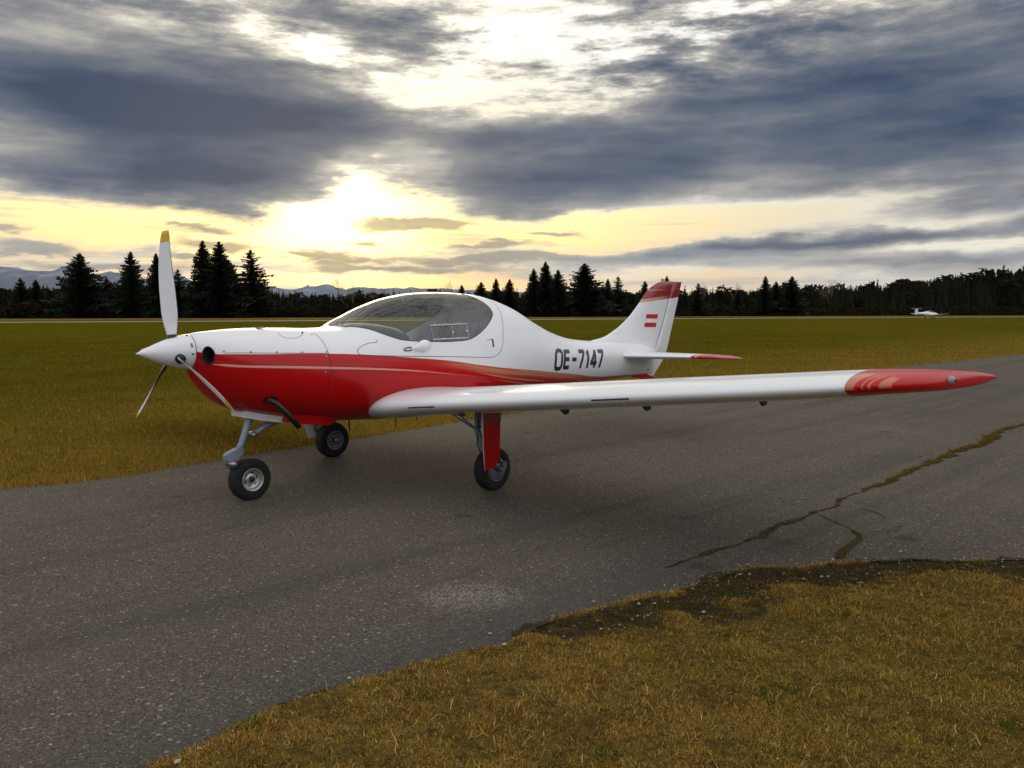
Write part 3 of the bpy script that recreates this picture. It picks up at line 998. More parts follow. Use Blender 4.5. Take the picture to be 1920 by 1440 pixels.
M_STAB, b, p = material('stabiliser_paint', 0.24, coat=0.4)
oc = b.node('ShaderNodeTexCoord').outputs['Object']
bx_, by_, bz_ = b.sep(oc)
us = b.m('SUBTRACT', b.m('ABSOLUTE', by_), b.m('MULTIPLY', b.m('SUBTRACT', bx_, 4.98), 0.4))
redz = b.smooth(us, 0.858, 0.862)
gz = b.m('MULTIPLY', b.smooth(us, 0.895, 0.899), b.smooth(us, 0.912, 0.908))
b.put(p.inputs['Base Color'], b.mix(redz, (0.80, 0.80, 0.80), b.mix(gz, RED, (0.66, 0.36, 0.24))))

M_GLASS = bpy.data.materials.new('canopy_glass')
M_GLASS.use_nodes = True
b = NB(M_GLASS.node_tree)
M_GLASS.node_tree.nodes.remove(M_GLASS.node_tree.nodes['Principled BSDF'])
tr = b.node('ShaderNodeBsdfTransparent')
tr.inputs[0].default_value = (0.88, 0.91, 0.92, 1)
gl = b.node('ShaderNodeBsdfGlossy')
gl.inputs['Roughness'].default_value = 0.015
lw = b.node('ShaderNodeLayerWeight')
lw.inputs[0].default_value = 0.5
mx = b.node('ShaderNodeMixShader')
M_GLASS.node_tree.links.new(b.m('MULTIPLY_ADD', b.m('POWER', lw.outputs['Facing'], 4.5), 0.85, 0.075, clamp=True), mx.inputs[0])
M_GLASS.node_tree.links.new(tr.outputs[0], mx.inputs[1])
M_GLASS.node_tree.links.new(gl.outputs[0], mx.inputs[2])
M_GLASS.node_tree.links.new(mx.outputs[0], M_GLASS.node_tree.nodes['Material Output'].inputs[0])

M_LINING = material('cabin_lining', 0.8, (0.72, 0.70, 0.66))[0]
M_FABRIC, b, p = material('seat_fabric', 0.9, (0.11, 0.108, 0.105))
M_DARK = material('black_plastic', 0.5, (0.012, 0.012, 0.014))[0]
M_SEAM = material('panel_gap', 0.8, (0.030, 0.034, 0.045))[0]
M_INK = material('registration_ink', 0.35, (0.010, 0.014, 0.035))[0]
M_FLAG = material('flag_red', 0.3, (0.50, 0.008, 0.015))[0]
M_BOLT = material('fastener_steel', 0.35, (0.30, 0.31, 0.33), 0.9)[0]
M_STEEL, b, p = material('exhaust_steel', 0.42, (0.055, 0.042, 0.036), 0.8)
M_STRUT, b, p = material('strut_paint', 0.42, (0.24, 0.27, 0.33), 0.3)
M_TYRE, b, p = material('tyre_rubber', 0.78, (0.012, 0.012, 0.013), spec=0.35)
M_RIM, b, p = material('wheel_alloy', 0.38, (0.52, 0.51, 0.48), 0.75)
M_RIMDULL, b, p = material('wheel_alloy_dusty', 0.6, (0.22, 0.21, 0.23), 0.4)
M_BLADEP, b, p = material('blade_white', 0.35, (0.74, 0.74, 0.75))
M_YELLOW, b, p = material('blade_tip_yellow', 0.4, (0.62, 0.39, 0.02))
M_BACK, b, p = material('blade_back_black', 0.5, (0.014, 0.015, 0.018))
M_LENS, b, p = material('lamp_lens', 0.08, (0.75, 0.80, 0.78), spec=0.8)
p.inputs['Transmission Weight'].default_value = 0.7
M_CLEAR = material('rail_white', 0.4, (0.52, 0.52, 0.50))[0]

# ================================================================== the aeroplane
plane = empty('light_aircraft', (-2.0231, 6.2869, 0), R(46.9))
tag(plane, 'red and white low wing propeller aeroplane with bubble canopy parked on the taxiway', 'aeroplane')
# aircraft axes: x aft from the nose wheel, y to the aircraft's right, z up

ST = np.array([
    [-.445, 1.284, 1.030, .127, 1.157, 2.0], [-.40, 1.293, .925, .175, 1.145, 2.0], [-.33, 1.300, .845, .235, 1.125, 2.05],
    [-.25, 1.307, .775, .285, 1.095, 2.1], [-.10, 1.317, .700, .355, 1.05, 2.15], [.10, 1.321, .645, .415, 1.01, 2.25],
    [.30, 1.318, .605, .455, .99, 2.3], [.55, 1.312, .570, .495, .97, 2.35], [.75, 1.316, .552, .520, .96, 2.35],
    [.95, 1.404, .535, .538, .955, 2.25], [1.16, 1.498, .520, .548, .955, 2.2], [1.39, 1.571, .510, .553, .955, 2.15],
    [1.65, 1.610, .505, .553, .955, 2.12], [1.95, 1.622, .508, .545, .955, 2.12], [2.29, 1.610, .520, .520, .955, 2.12],
    [2.55, 1.570, .535, .488, .95, 2.1], [2.80, 1.499, .552, .450, .945, 2.1], [3.12, 1.357, .573, .395, .94, 2.1],
    [3.46, 1.230, .595, .335, .935, 2.1], [3.81, 1.152, .615, .283, .93, 2.1], [4.19, 1.115, .635, .232, .92, 2.1],
    [4.60, 1.095, .650, .182, .91, 2.1], [5.00, 1.070, .660, .135, .90, 2.1], [5.35, 1.035, .668, .085, .89, 2.1], [5.52, 1.005, .675, .040, .88, 2.1]])
FT = [pchip(ST[:, 0], ST[:, k]) for k in range(1, 6)]


def hull(x, th, inset=0.0):
    """point of the fuselage skin; th runs from the top, negative on the aircraft's left"""
    zt, zb, hw, zc, n_ = [f(x) for f in FT]
    s_, c_ = np.sin(th), np.cos(th)
    y = (hw - inset) * np.sign(s_) * np.abs(s_) ** (2 / n_)
    z = zc + np.where(c_ > 0, zt - zc - inset, zc - zb - inset) * np.sign(c_) * np.abs(c_) ** (2 / n_)
    return np.stack([x + 0 * th, y, z], -1)


def hull_side(x, z, side=-1, off=0.0):
    """skin point at station x and height z on one flank, pushed out along the normal"""
    x, z = np.asarray(x, float), np.asarray(z, float)

    def yy(x, z):
        zt, zb, hw, zc, n_ = [f(x) for f in FT]
        hz = np.where(z > zc, zt - zc, zc - zb)
        return hw * np.clip(1 - (np.abs(z - zc) / hz) ** n_, 0, None) ** (1 / n_)
    y = yy(x, z)
    e = 1e-3
    dydx = (yy(x + e, z) - yy(x - e, z)) / (2 * e)
    dydz = (yy(x, z + e) - yy(x, z - e)) / (2 * e)
    nrm = np.stack([-dydx, np.ones_like(y), -dydz], -1)
    nrm /= np.linalg.norm(nrm, axis=-1)[..., None]
    q = np.stack([x, y, z], -1) + nrm * off
    q[..., 1] *= side
    nrm[..., 1] *= side
    return q, nrm


def hull_grid(xs, nth, inset=0.0):
    th = np.linspace(-np.pi, np.pi, nth + 1)[:-1]
    Xg, Tg = np.meshgrid(xs, th, indexing='ij')
    P = hull(Xg, Tg, inset)
    du = np.gradient(P, axis=0)
    dv = (np.roll(P, -1, 1) - np.roll(P, 1, 1))
    Nn = np.cross(dv, du)
    Nn /= np.linalg.norm(Nn, axis=-1)[..., None] + 1e-12
    ctr = np.stack([Xg, 0 * Xg, FT[3](Xg)], -1)
    sgn = np.sign(np.sum(Nn * (P - ctr), -1))
    Nn *= np.where(sgn == 0, 1, sgn)[..., None]
    n_, m_ = Xg.shape
    idx = np.arange(n_ * m_).reshape(n_, m_)
    a, c = idx[:-1], idx[1:]
    a2, c2 = np.roll(a, -1, 1), np.roll(c, -1, 1)
    tri = np.concatenate([np.stack([a, a2, c2], -1).reshape(-1, 3), np.stack([a, c2, c], -1).reshape(-1, 3)])
    P, Nn = P.reshape(-1, 3), Nn.reshape(-1, 3)
    fn = np.cross(P[tri[:, 1]] - P[tri[:, 0]], P[tri[:, 2]] - P[tri[:, 0]])
    bad = np.sum(fn * Nn[tri].sum(1), 1) < 0
    tri[bad] = tri[bad][:, ::-1]
    return P, Nn, tri


def clip(P, Nn, tri, f, keep_positive=True):
    """cut a triangle mesh along the zero line of f (one value per vertex)"""
    f = f if keep_positive else -f
    s_ = f[tri] > 0
    k = s_.sum(1)
    out_t = [tuple(t) for t in tri[k == 3]]
    P, Nn = list(P), list(Nn)
    cache = {}

    def cut(i, j):
        key = (min(i, j), max(i, j))
        if key not in cache:
            i, j = key
            t = f[i] / (f[i] - f[j])
            P.append(P[i] + (P[j] - P[i]) * t)
            q = Nn[i] + (Nn[j] - Nn[i]) * t
            Nn.append(q / (np.linalg.norm(q) + 1e-12))
            cache[key] = len(P) - 1
        return cache[key]
    for t in tri[(k > 0) & (k < 3)]:
        t = [int(q) for q in t]
        pos = [f[q] > 0 for q in t]
        if sum(pos) == 1:
            while not pos[0]:
                t, pos = t[1:] + t[:1], pos[1:] + pos[:1]
            out_t.append((t[0], cut(t[0], t[1]), cut(t[0], t[2])))
        else:
            while pos[0]:
                t, pos = t[1:] + t[:1], pos[1:] + pos[:1]
            a, c = cut(t[0], t[1]), cut(t[0], t[2])
            out_t += [(a, t[1], t[2]), (a, t[2], c)]
    P, Nn, T = np.array(P), np.array(Nn), np.array(out_t)
    used = np.unique(T)
    remap = np.full(len(P), -1)
    remap[used] = np.arange(len(used))
    return P[used], Nn[used], remap[T]


WINDOW = spline([(.775, 1.50), (.788, 1.335), (.838, 1.322), (.898, 1.304), (.984, 1.261), (1.083, 1.225), (1.153, 1.211), (1.31, 1.198), (1.481, 1.192),
                 (1.663, 1.189), (1.861, 1.202), (2.017, 1.255), (2.161, 1.329), (2.275, 1.406), (2.306, 1.455), (2.294, 1.504), (2.262, 1.544), (2.21, 1.58), (2.16, 1.62), (2.15, 1.75)], 6)
WINDOW = np.concatenate([WINDOW, [(.775, 1.75)]])


def window_field(P):
    d_ = poly_dist(P[:, 0], P[:, 2], np.concatenate([WINDOW, WINDOW[:1]]))
    return np.where(in_poly(P[:, 0], P[:, 2], WINDOW), -d_, d_)


INLET = (-.388, 1.133, .030, .060)


def inlet_field(P):
    return np.sqrt(((P[:, 0] - INLET[0]) / INLET[2]) ** 2 + ((P[:, 2] - INLET[1]) / INLET[3]) ** 2) - 1 + 9 * (np.abs(P[:, 1]) < 0.06)


SEAM_X = 0.44
xs_nose = np.concatenate([np.linspace(-.445, -.22, 36), np.linspace(-.21, SEAM_X, 30)])
xs_body = np.concatenate([np.linspace(SEAM_X + .0015, .7, 12), np.linspace(.72, 2.4, 130), np.linspace(2.43, 5.52, 90)])
P, Nn, T = hull_grid(xs_nose, 150)
P, Nn, T = clip(P, Nn, T, inlet_field(P))
cowling = mesh_obj('engine_cowling', P, T, M_BODY, plane, normals=Nn)
P, Nn, T = hull_grid(xs_body, 150)
wf = window_field(P)
Pb, Nb, Tb = clip(P, Nn, T, wf)
fuselage = mesh_obj('fuselage', Pb, Tb, M_BODY, plane, normals=Nb)
Pg, Ng, Tg = clip(P, Nn, T, wf, False)
canopy = mesh_obj('canopy', Pg, Tg, M_GLASS, plane, normals=Ng)
canopy['label'] = 'clear bubble canopy glass'
# tail end cap
ring = hull(np.full(40, 5.52), np.linspace(-np.pi, np.pi, 41)[:-1])
mesh_obj('tail_cap', ring, [tuple(range(40))], M_WHITE, fuselage, smooth=False)
# lining inside the cabin
P, Nn, T = hull_grid(np.linspace(.80, 2.42, 90), 110, 0.016)
Pl, Nl, Tl = clip(P, -Nn, T, window_field(P) - 0.012)
mesh_obj('cabin_lining', Pl, Tl[:, ::-1], M_LINING, fuselage, normals=Nl)
# black window seal
seal = []
for sd_ in (-1, 1):
    w_ = WINDOW[8:112]
    w_ = w_[w_[:, 1] < FT[0](w_[:, 0]) - 0.004]
    q, nq = hull_side(w_[:, 0], w_[:, 1], sd_, 0.0)
    seal.append(tube([tuple(t) for t in q], 0.0035, 6))
mesh_obj('window_seal', *join(*seal), M_SEAM, canopy)

# inlets: dark cups behind the holes
for sd_ in (-1, 1):
    t_ = np.linspace(0, 2 * np.pi, 33)[:-1]
    q, nq = hull_side(INLET[0] + INLET[2] * 1.03 * np.cos(t_), INLET[1] + INLET[3] * 1.03 * np.sin(t_), sd_, -0.001)
    inner = q + np.array((0.09, -0.02 * sd_, 0))
    deep = q.mean(0) + np.array((0.13, -0.03 * sd_, 0)) + (q - q.mean(0)) * 0.7
    v_, f_ = loft([q, inner, deep], False, True)
    mesh_obj('air_inlet', v_, f_, M_DARK, cowling)
    rim, _ = hull_side(INLET[0] + INLET[2] * 1.05 * np.cos(t_), INLET[1] + INLET[3] * 1.05 * np.sin(t_), sd_, 0.001)
    mesh_obj('inlet_rim', *tube([tuple(t) for t in rim] + [tuple(rim[0])], 0.005, 6), M_DARK, cowling)

# spinner
prof = []
for s_ in np.linspace(0.0, 1, 26):
    prof.append((-.822 + .372 * s_, max(0.0015, .127 * (1 - (1 - s_) ** 1.5))))
prof += [(-.449, .1255), (-.449, .10)]
spinner = mesh_obj('spinner', *lathe(prof, (0, 0, 1.157), 'x', 56), M_WHITE, plane)
mesh_obj('spinner_gap', *lathe([(-.4495, .116), (-.4455, .118)], (0, 0, 1.157), 'x', 48), M_SEAM, spinner)

# propeller: three blades, white face, black back, yellow tip
bs = np.linspace(0.085, 0.865, 30)
chord = pchip([.085, .11, .15, .30, .45, .60, .75, .82, .85, .865], [.060, .060, .078, .118, .122, .108, .088, .076, .068, .056])
pitch = pchip([.085, .2, .4, .6, .865], [R(58), R(53), R(41), R(34), R(28)])
for ai, ang in enumerate((8, 128, 248)):
    ca, sa = math.cos(R(ang)), math.sin(R(ang))
    rad_ = Vector((0, sa, ca))
    tan_ = Vector((0, ca, -sa))
    ax_ = Vector((-1, 0, 0))
    hub = Vector((-.555, 0, 1.157))
    rings = []
    for r_ in bs:
        c_, be = float(chord(r_)), float(pitch(r_))
        cd = tan_ * math.cos(be) + ax_ * math.sin(be)
        nd_ = ax_ * math.cos(be) - tan_ * math.sin(be)
        tk = c_ * (0.10 + 0.45 * max(0, 1 - (r_ - .085) / .10))
        swp = -0.030 * max(0, (r_ - 0.55) / 0.315) ** 2
        ring = []
        for k in range(16):
            t = 2 * math.pi * k / 16
            xx, yy_ = math.cos(t), math.sin(t)
            up_ = tk * 0.62 if yy_ > 0 else tk * 0.38
            ring.append(hub + rad_ * r_ + cd * (c_ * (0.5 * xx) + swp) + nd_ * (up_ * yy_ * (1 - 0.25 * xx * xx)))
        rings.append(ring)
    v_, f_ = loft(rings)
    bl = mesh_obj('propeller_blade', v_, f_, [M_BLADEP, M_BACK, M_YELLOW], plane)
    for i, po in enumerate(bl.data.polygons):
        if i < 16 * 29:
            st_, k = divmod(i, 16)
            if k in (7, 8, 9, 10, 11, 12, 13, 14) and st_ < 26:
                po.material_index = 1
            elif st_ >= 26:
                po.material_index = 2
            if k in (15,) and 4 < st_ < 24:
                po.material_index = 1
    root = tube([hub + rad_ * .06, hub + rad_ * .125], [.036, .034], 16)
    mesh_obj('blade_root', *root, M_BACK, bl)


# ------------------------------------------------------------------ wings and tail surfaces
def foil(c, t, n_=26, x0=0.0, x1=1.0, camber=0.015):
    """closed section: x along the chord, z up; chord fraction x0..x1"""
    be = np.linspace(0, 1, n_)
    xx = x0 + (x1 - x0) * (1 - np.cos(be * np.pi)) / 2 if x0 == 0 else x0 + (x1 - x0) * be
    yt = 5 * t * (0.2969 * np.sqrt(xx) - 0.1260 * xx - 0.3516 * xx**2 + 0.2843 * xx**3 - 0.1030 * xx**4)
    yc = 4 * camber * xx * (1 - xx)
    up_ = np.stack([xx * c, (yc + yt) * c], 1)
    lo_ = np.stack([xx * c, (yc - yt) * c], 1)
    return np.concatenate([up_[::-1], lo_[1:] if x0 == 0 else lo_])


W_Y = [.30, .50, .56, .66, .85, 1.2, 2.0, 3.0, 3.7, 4.10, 4.20, 4.30, 4.38, 4.45, 4.50, 4.535, 4.56, 4.575]
W_LE = [.86, .835, .835, .850, .870, .875, .882, .890, .900, .925, .960, 1.02, 1.12, 1.28, 1.47, 1.70, 1.94, 2.12]
W_TE = [2.42, 2.42, 2.40, 2.37, 2.34, 2.31, 2.24, 2.15, 2.09, 2.07, 2.075, 2.085, 2.10, 2.115, 2.13, 2.14, 2.15, 2.155]
W_T = [.155, .155, .152, .148, .142, .138, .134, .130, .126, .122, .118, .115, .116, .124, .138, .165, .19, .12]
w_le, w_te, w_t = pchip(W_Y, W_LE), pchip(W_Y, W_TE), pchip(W_Y, W_T)


def wing_z(y, side=-1):
    # the aeroplane leans a little to its right, so that wing sits lower
    return (0.68 + 0.105 * (y - 0.5) if side < 0 else 0.667 + 0.080 * (y - 0.5)) - (0.035 * np.clip((y - 4.2) / 0.375, 0, 1) ** 2)


def wing_section(y, side, x0=0.0, x1=1.0, n_=26):
    le, te = float(w_le(y)), float(w_te(y))
    s_ = foil(te - le, float(w_t(y)), n_, x0, x1)
    return [(le + a, side * y, wing_z(y, side) + c - 0.02 * a) for a, c in s_]


def wing_span(y0, y1, side, x0=0.0, x1=1.0, n_=14):
    return loft([wing_section(y, side, x0, x1) for y in np.linspace(y0, y1, n_)])


def fix_normals(o):
    import bmesh
    bm2 = bmesh.new()
    bm2.from_mesh(o.data)
    bmesh.ops.recalc_face_normals(bm2, faces=bm2.faces)
    bm2.to_mesh(o.data)
    bm2.free()
    try:
        o.data.set_sharp_from_angle(angle=R(50))
    except Exception:
        pass
    return o


for side in (-1, 1):
    wing = mesh_obj('wing', *loft([wing_section(y, side, 0, .745) for y in np.concatenate([np.linspace(.30, .9, 12), np.linspace(1.0, 4.165, 24)])]), M_WHITE, plane)
    fix_normals(wing)
    fix_normals(mesh_obj('flap', *wing_span(.60, 2.30, side, .755, 1.0), M_WHITE, wing))
    fix_normals(mesh_obj('aileron', *wing_span(2.31, 4.12, side, .755, 1.0), M_WHITE, wing))
    tip_ys = np.concatenate([np.linspace(4.1665, 4.42, 14), np.linspace(4.44, 4.575, 14)])
    tip = fix_normals(mesh_obj('wing_tip', *loft([wing_section(y, side) for y in tip_ys]), M_TIP, plane))
    lens_c = (1.50, side * 4.500, wing_z(4.5, side) + 0.012)
    v_, f_ = lathe([(-.040, .003), (-.030, .018), (-.005, .026), (.025, .020), (.042, .003)], lens_c, 'x', 20)
    mesh_obj('position_light', v_, f_, M_LENS, tip)
    mesh_obj('lamp_bulb', *lathe([(-.018, .002), (-.012, .012), (.012, .012), (.018, .002)], (1.50, side * 4.515, wing_z(4.5, side) + .012), 'x', 12), M_DARK, tip)
    # stall strips on the leading edge
    for y0, y1, dz_ in ((.86, 1.16, -.030), (2.62, 2.90, -.028)):
        pts = []
        for y in np.linspace(y0, y1, 7):
            le = float(w_le(y))
            pts.append((le + 0.002, side * y, wing_z(y, side) + dz_ + 0.02))
        mesh_obj('stall_strip', *tube(pts, 0.0055, 6), M_INK, wing)
    # hinge brackets under the trailing edge
    for x_, y, zl in ((1.66, 1.72, .655), (1.66, 2.47, .745), (1.62, 3.37, .855)):
        zl += 0 if side < 0 else wing_z(y, 1) - wing_z(y)
        v_, f_ = prism([(x_ - .05, zl + .085), (x_ + .13, zl + .085), (x_ + .10, zl), (x_ + .06, zl - .004)], side * y - .008, side * y + .008)
        mesh_obj('hinge_bracket', v_, f_, M_DARK, wing, smooth=False)

# fin with dorsal fillet
FZ = [.95, 1.02, 1.08, 1.11, 1.144, 1.20, 1.262, 1.36, 1.469, 1.57, 1.664, 1.73, 1.786, 1.81, 1.824]
FLE = [4.35, 4.22, 4.15, 4.25, 4.49, 4.66, 4.801, 4.975, 5.124, 5.243, 5.347, 5.44, 5.577, 5.66, 5.757]
FHG = [5.51, 5.545, 5.575, 5.59, 5.61, 5.638, 5.67, 5.72, 5.776, 5.825, 5.872, 5.906, 5.934, 5.946, 5.953]
FTE = [5.835, 5.855, 5.882, 5.895, 5.912, 5.935, 5.96, 6.005, 6.05, 6.09, 6.125, 6.147, 6.163, 6.168, 6.17]
FTH = [.30, .26, .22, .20, .17, .145, .125, .105, .095, .088, .080, .074, .062, .046, .015]
f_le, f_hg, f_te, f_th = [pchip(FZ, q) for q in (FLE, FHG, FTE, FTH)]
f_te = pchip([.62, .90, 1.2, 1.82], [5.515, 5.81, 5.935, 6.17])
f_hg = pchip([.62, .94, 1.27, 1.618, 1.824], [5.35, 5.505, 5.688, 5.849, 5.953])


def fin_ring(z, x0, x1, th_):
    le, te = float(f_le(z)), float(f_te(z))
    c_ = te - le
    n_ = 22
    be = np.linspace(0, 1, n_)
    a, bb = (x0 - le) / c_, (x1 - le) / c_
    u = a + (bb - a) * (be ** 1.7 if a <= 0.001 else be)
    yt = 5 * th_ / c_ * (0.2969 * np.sqrt(np.clip(u, 0, 1)) - 0.1260 * u - 0.3516 * u**2 + 0.2843 * u**3 - 0.1030 * u**4) * c_
    yt = np.maximum(yt, 0.0012)
    return [(le + q * c_, t, z) for q, t in zip(u[::-1], yt[::-1])] + [(le + q * c_, -t, z) for q, t in zip(u, yt)]


zz = np.concatenate([np.linspace(.97, 1.25, 16), np.linspace(1.27, 1.78, 24), [1.795, 1.808, 1.818, 1.824]])
fin = fix_normals(mesh_obj('fin', *loft([fin_ring(z, float(f_le(z)), float(f_hg(z)), float(f_th(z)) / 2) for z in zz]), M_FIN, plane))
rz = np.concatenate([np.linspace(.62, .95, 10), np.linspace(.97, 1.82, 30)])


def rud_ring(z):
    h0, te = float(f_hg(z)) + .006, float(f_te(z))
    c_ = te - h0
    w_ = float(np.interp(z, [.62, .8, 1.0, 1.3, 1.7, 1.82], [.010, .022, .030, .027, .022, .010]))
    u = np.array([0, .03, .08, .3, .6, 1.0])
    t_ = w_ * np.array([.3, .75, 1.0, .85, .5, .06])
    return [(h0 + q * c_, t, z) for q, t in zip(u[::-1], t_[::-1])] + [(h0 + q * c_, -t, z) for q, t in zip(u, t_)]


mesh_obj('rudder_gap', *tube([(float(f_hg(z)) + .004, -.5 * float(np.interp(z, [.99, 1.3, 1.7], [.056, .052, .042])), z) for z in np.linspace(.99, 1.70, 14)], .003, 6), M_SEAM, fin)
rudder = fix_normals(mesh_obj('rudder', *loft([rud_ring(z) for z in rz]), M_FIN, fin))
mesh_obj('beacon', *lathe([(-.02, .004), (-.012, .014), (.012, .014), (.02, .004)], (5.72, 0, 1.838), 'x', 14), M_FLAG, fin)
# red-white-red flag on both sides of the fin
for sd_ in (-1, 1):
    for poly in ([(5.341, 1.411), (5.600, 1.410), (5.585, 1.357), (5.326, 1.359)], [(5.303, 1.307), (5.567, 1.305), (5.551, 1.251), (5.287, 1.254)]):
        q = []
        for (x, z) in poly:
            le, te = float(f_le(z)), float(f_te(z))
            u = (x - le) / (te - le)
            yt = 5 * float(f_th(z)) / 2 * (0.2969 * math.sqrt(u) - 0.1260 * u - 0.3516 * u**2 + 0.2843 * u**3 - 0.1030 * u**4)
            q.append((x, sd_ * (yt + 0.0035), z))
        q2 = [(a, c - sd_ * 0.003, d_) for a, c, d_ in q]
        mesh_obj('flag_bar', q + q2, [(0, 1, 2, 3), (7, 6, 5, 4), (0, 4, 5, 1), (1, 5, 6, 2), (2, 6, 7, 3), (3, 7, 4, 0)], M_FLAG, fin, smooth=False)

# tailplane
S_Y = [.06, .15, .25, .5, .85, 1.0, 1.08, 1.14, 1.18, 1.205]
S_LE = [4.60, 4.640, 4.70, 4.82, 4.975, 5.05, 5.12, 5.23, 5.38, 5.54]
S_TE = [5.50, 5.50, 5.50, 5.52, 5.55, 5.565, 5.57, 5.575, 5.578, 5.58]
s_le, s_te = pchip(S_Y, S_LE), pchip(S_Y, S_TE)
for side in (-1, 1):
    def stab_sec(y, x0, x1):
        le, te = float(s_le(y)), float(s_te(y))
        zc = .930 - .025 * max(0, (y - 1.0) / .2) ** 2
        return [(le + a, side * y, zc + c) for a, c in foil(te - le, .105 if y < 1.1 else .08, 22, x0, x1, 0.0)]
    ys_ = np.concatenate([np.linspace(.06, .95, 16)])
    stab = fix_normals(mesh_obj('tailplane', *loft([stab_sec(y, 0, .66) for y in ys_]), M_STAB, plane))
    fix_normals(mesh_obj('elevator', *loft([stab_sec(y, .675, 1.0) for y in np.linspace(.12, .95, 8)]), M_STAB, stab))
    fix_normals(mesh_obj('tailplane_tip', *loft([stab_sec(y, 0, 1.0) for y in np.concatenate([np.linspace(.951, 1.1, 6), np.linspace(1.12, 1.205, 10)])]), M_STAB, stab))

# tail skid
sk = [[(x, -w, z0), (x, w, z0), (x, w, z1), (x, -w, z1)] for x, w, z0, z1 in ((5.10, .016, .648, .70), (5.28, .02, .625, .69), (5.45, .022, .580, .655), (5.60, .020, .553, .605), (5.74, .014, .545, .572), (5.80, .008, .545, .556))]
skid = fix_normals(mesh_obj('tail_skid', *loft(sk), M_RED, plane))
mesh_obj('static_port', *box((4.97, -.1215, .768), (.055, .006, .020)), M_LINING, fuselage, smooth=False)
mesh_obj('tie_down_hole', *lathe([(-.004, .012), (.004, .012)], (5.33, -.066, .735), 'y', 12), M_DARK, fuselage, smooth=False)


# ------------------------------------------------------------------ lines, lettering and small fittings laid on the skin
def ribbon(pts, width, off=0.0012, side=-1, step=0.012):
    """thin strip on the flank through (x, z) points"""
    q = resample(spline(pts, 6), step)
    d_ = np.gradient(q, axis=0)
    pos, nrm = hull_side(q[:, 0], q[:, 1], side, off)
    t_ = np.gradient(pos, axis=0)
    w_ = np.cross(nrm, t_)
    w_ /= np.linalg.norm(w_, axis=1)[:, None] + 1e-9
    v_ = np.concatenate([pos + w_ * width / 2, pos - w_ * width / 2])
    n_ = len(q)
    return list(v_), [(i, i + 1, n_ + i + 1, n_ + i) for i in range(n_ - 1)]


FRAME = [(.893, 1.222), (.900, 1.206), (.880, 1.200), (.817, 1.193), (.750, 1.172), (.700, 1.148), (.690, 1.128), (.704, 1.112), (.774, 1.103), (1.118, 1.083), (1.638, 1.058), (2.10, 1.034),
         (2.187, 1.046), (2.260, 1.085), (2.300, 1.150), (2.345, 1.26), (2.400, 1.366), (2.437, 1.44), (2.450, 1.50), (2.440, 1.55), (2.42, 1.575)]
for sd_ in (-1, 1):
    mesh_obj('canopy_frame_gap', *ribbon(FRAME, 0.0045, side=sd_), M_SEAM, canopy, smooth=False)
    mesh_obj('cowling_seam', *join(ribbon([(-.30, 1.151), (-.206, 1.151), (-.03, 1.145), (.164, 1.139), (.43, 1.129)], 0.0035, side=sd_),
                                  ribbon([(SEAM_X + .0, 1.28), (SEAM_X, 1.2), (SEAM_X, 1.12), (SEAM_X, .95), (SEAM_X, .8), (SEAM_X, .66)], 0.004, side=sd_)), M_SEAM, cowling, smooth=False)
    for x_, z_ in ((-.303, 1.163), (-.136, 1.157), (.044, 1.150), (.235, 1.143), (.427, 1.139), (.417, 1.107), (.395, .988), (.409, 1.270)):
        q, nq = hull_side(np.array([x_]), np.array([z_]), sd_, 0.0)
        c_ = Vector(q[0])
        nn = Vector(nq[0])
        mesh_obj('fastener', *tube([c_ - nn * .002, c_ + nn * .0025], [.009, .007], 10), M_BOLT, cowling)
mesh_obj('oil_door_gap', *ribbon([(.147, 1.286), (.139, 1.267), (.165, 1.251), (.209, 1.245), (.275, 1.253), (.324, 1.271), (.353, 1.288)], 0.0035), M_SEAM, cowling, smooth=False)
q, nq = hull_side(np.array([.335]), np.array([1.279]), -1, 0.002)
mesh_obj('oil_door_latch', *tube([Vector(q[0]), Vector(q[0]) + Vector(nq[0]) * .004 + Vector((.01, 0, .003))], .006, 8), M_DARK, cowling)
mesh_obj('vent_gill', *prism([(.05, 1.317), (.11, 1.322), (.11, 1.330), (.05, 1.321)], -.10, -.06), M_DARK, cowling, smooth=False)
for a_ in (-70, -62, -20, -95):
    t = R(a_)
    mesh_obj('spinner_screw', *lathe([(-.006, .006), (.006, .006)], (-.475, .126 * math.sin(t), 1.157 + .126 * math.cos(t)), 'x', 8), M_SEAM, spinner)

# registration OE-7147 drawn in strokes
GLY = {'O': [[(.5, 0), (.16, .05), (.06, .2), (.06, .8), (.16, .95), (.5, 1), (.84, .95), (.94, .8), (.94, .2), (.84, .05), (.5, 0)]],
       'E': [[(.1, 0), (.1, 1)], [(.02, .93), (.95, .93)], [(.1, .52), (.85, .52)], [(.02, .07), (.95, .07)]],
       '-': [[(.1, .5), (.9, .5)]],
       '7': [[(.02, .93), (.98, .93)], [(.88, .97), (.62, .6), (.45, .25), (.38, 0)]],
       '1': [[(.62, 0), (.62, 1)], [(.62, .92), (.3, .74)]],
       '4': [[(.70, 0), (.70, 1)], [(.70, .97), (.08, .27)], [(.0, .27), (1, .27)]]}


def stroke(poly, w, place):
    """flat stroke of width w (glyph metres) mapped on the skin by place(u, v)"""
    q = resample(poly, 0.012)
    d_ = np.gradient(q, axis=0)
    d_ /= np.linalg.norm(d_, axis=1)[:, None] + 1e-9
    n_ = np.stack([-d_[:, 1], d_[:, 0]], 1) * w / 2
    rows = [place(q + n_ * k) for k in (1, 0.33, -0.33, -1)]
    m_ = len(q)
    v_ = np.concatenate(rows)
    f_ = [(r_ * m_ + i, r_ * m_ + i + 1, (r_ + 1) * m_ + i + 1, (r_ + 1) * m_ + i) for r_ in range(3) for i in range(m_ - 1)]
    return list(v_), f_


H_ = 0.192
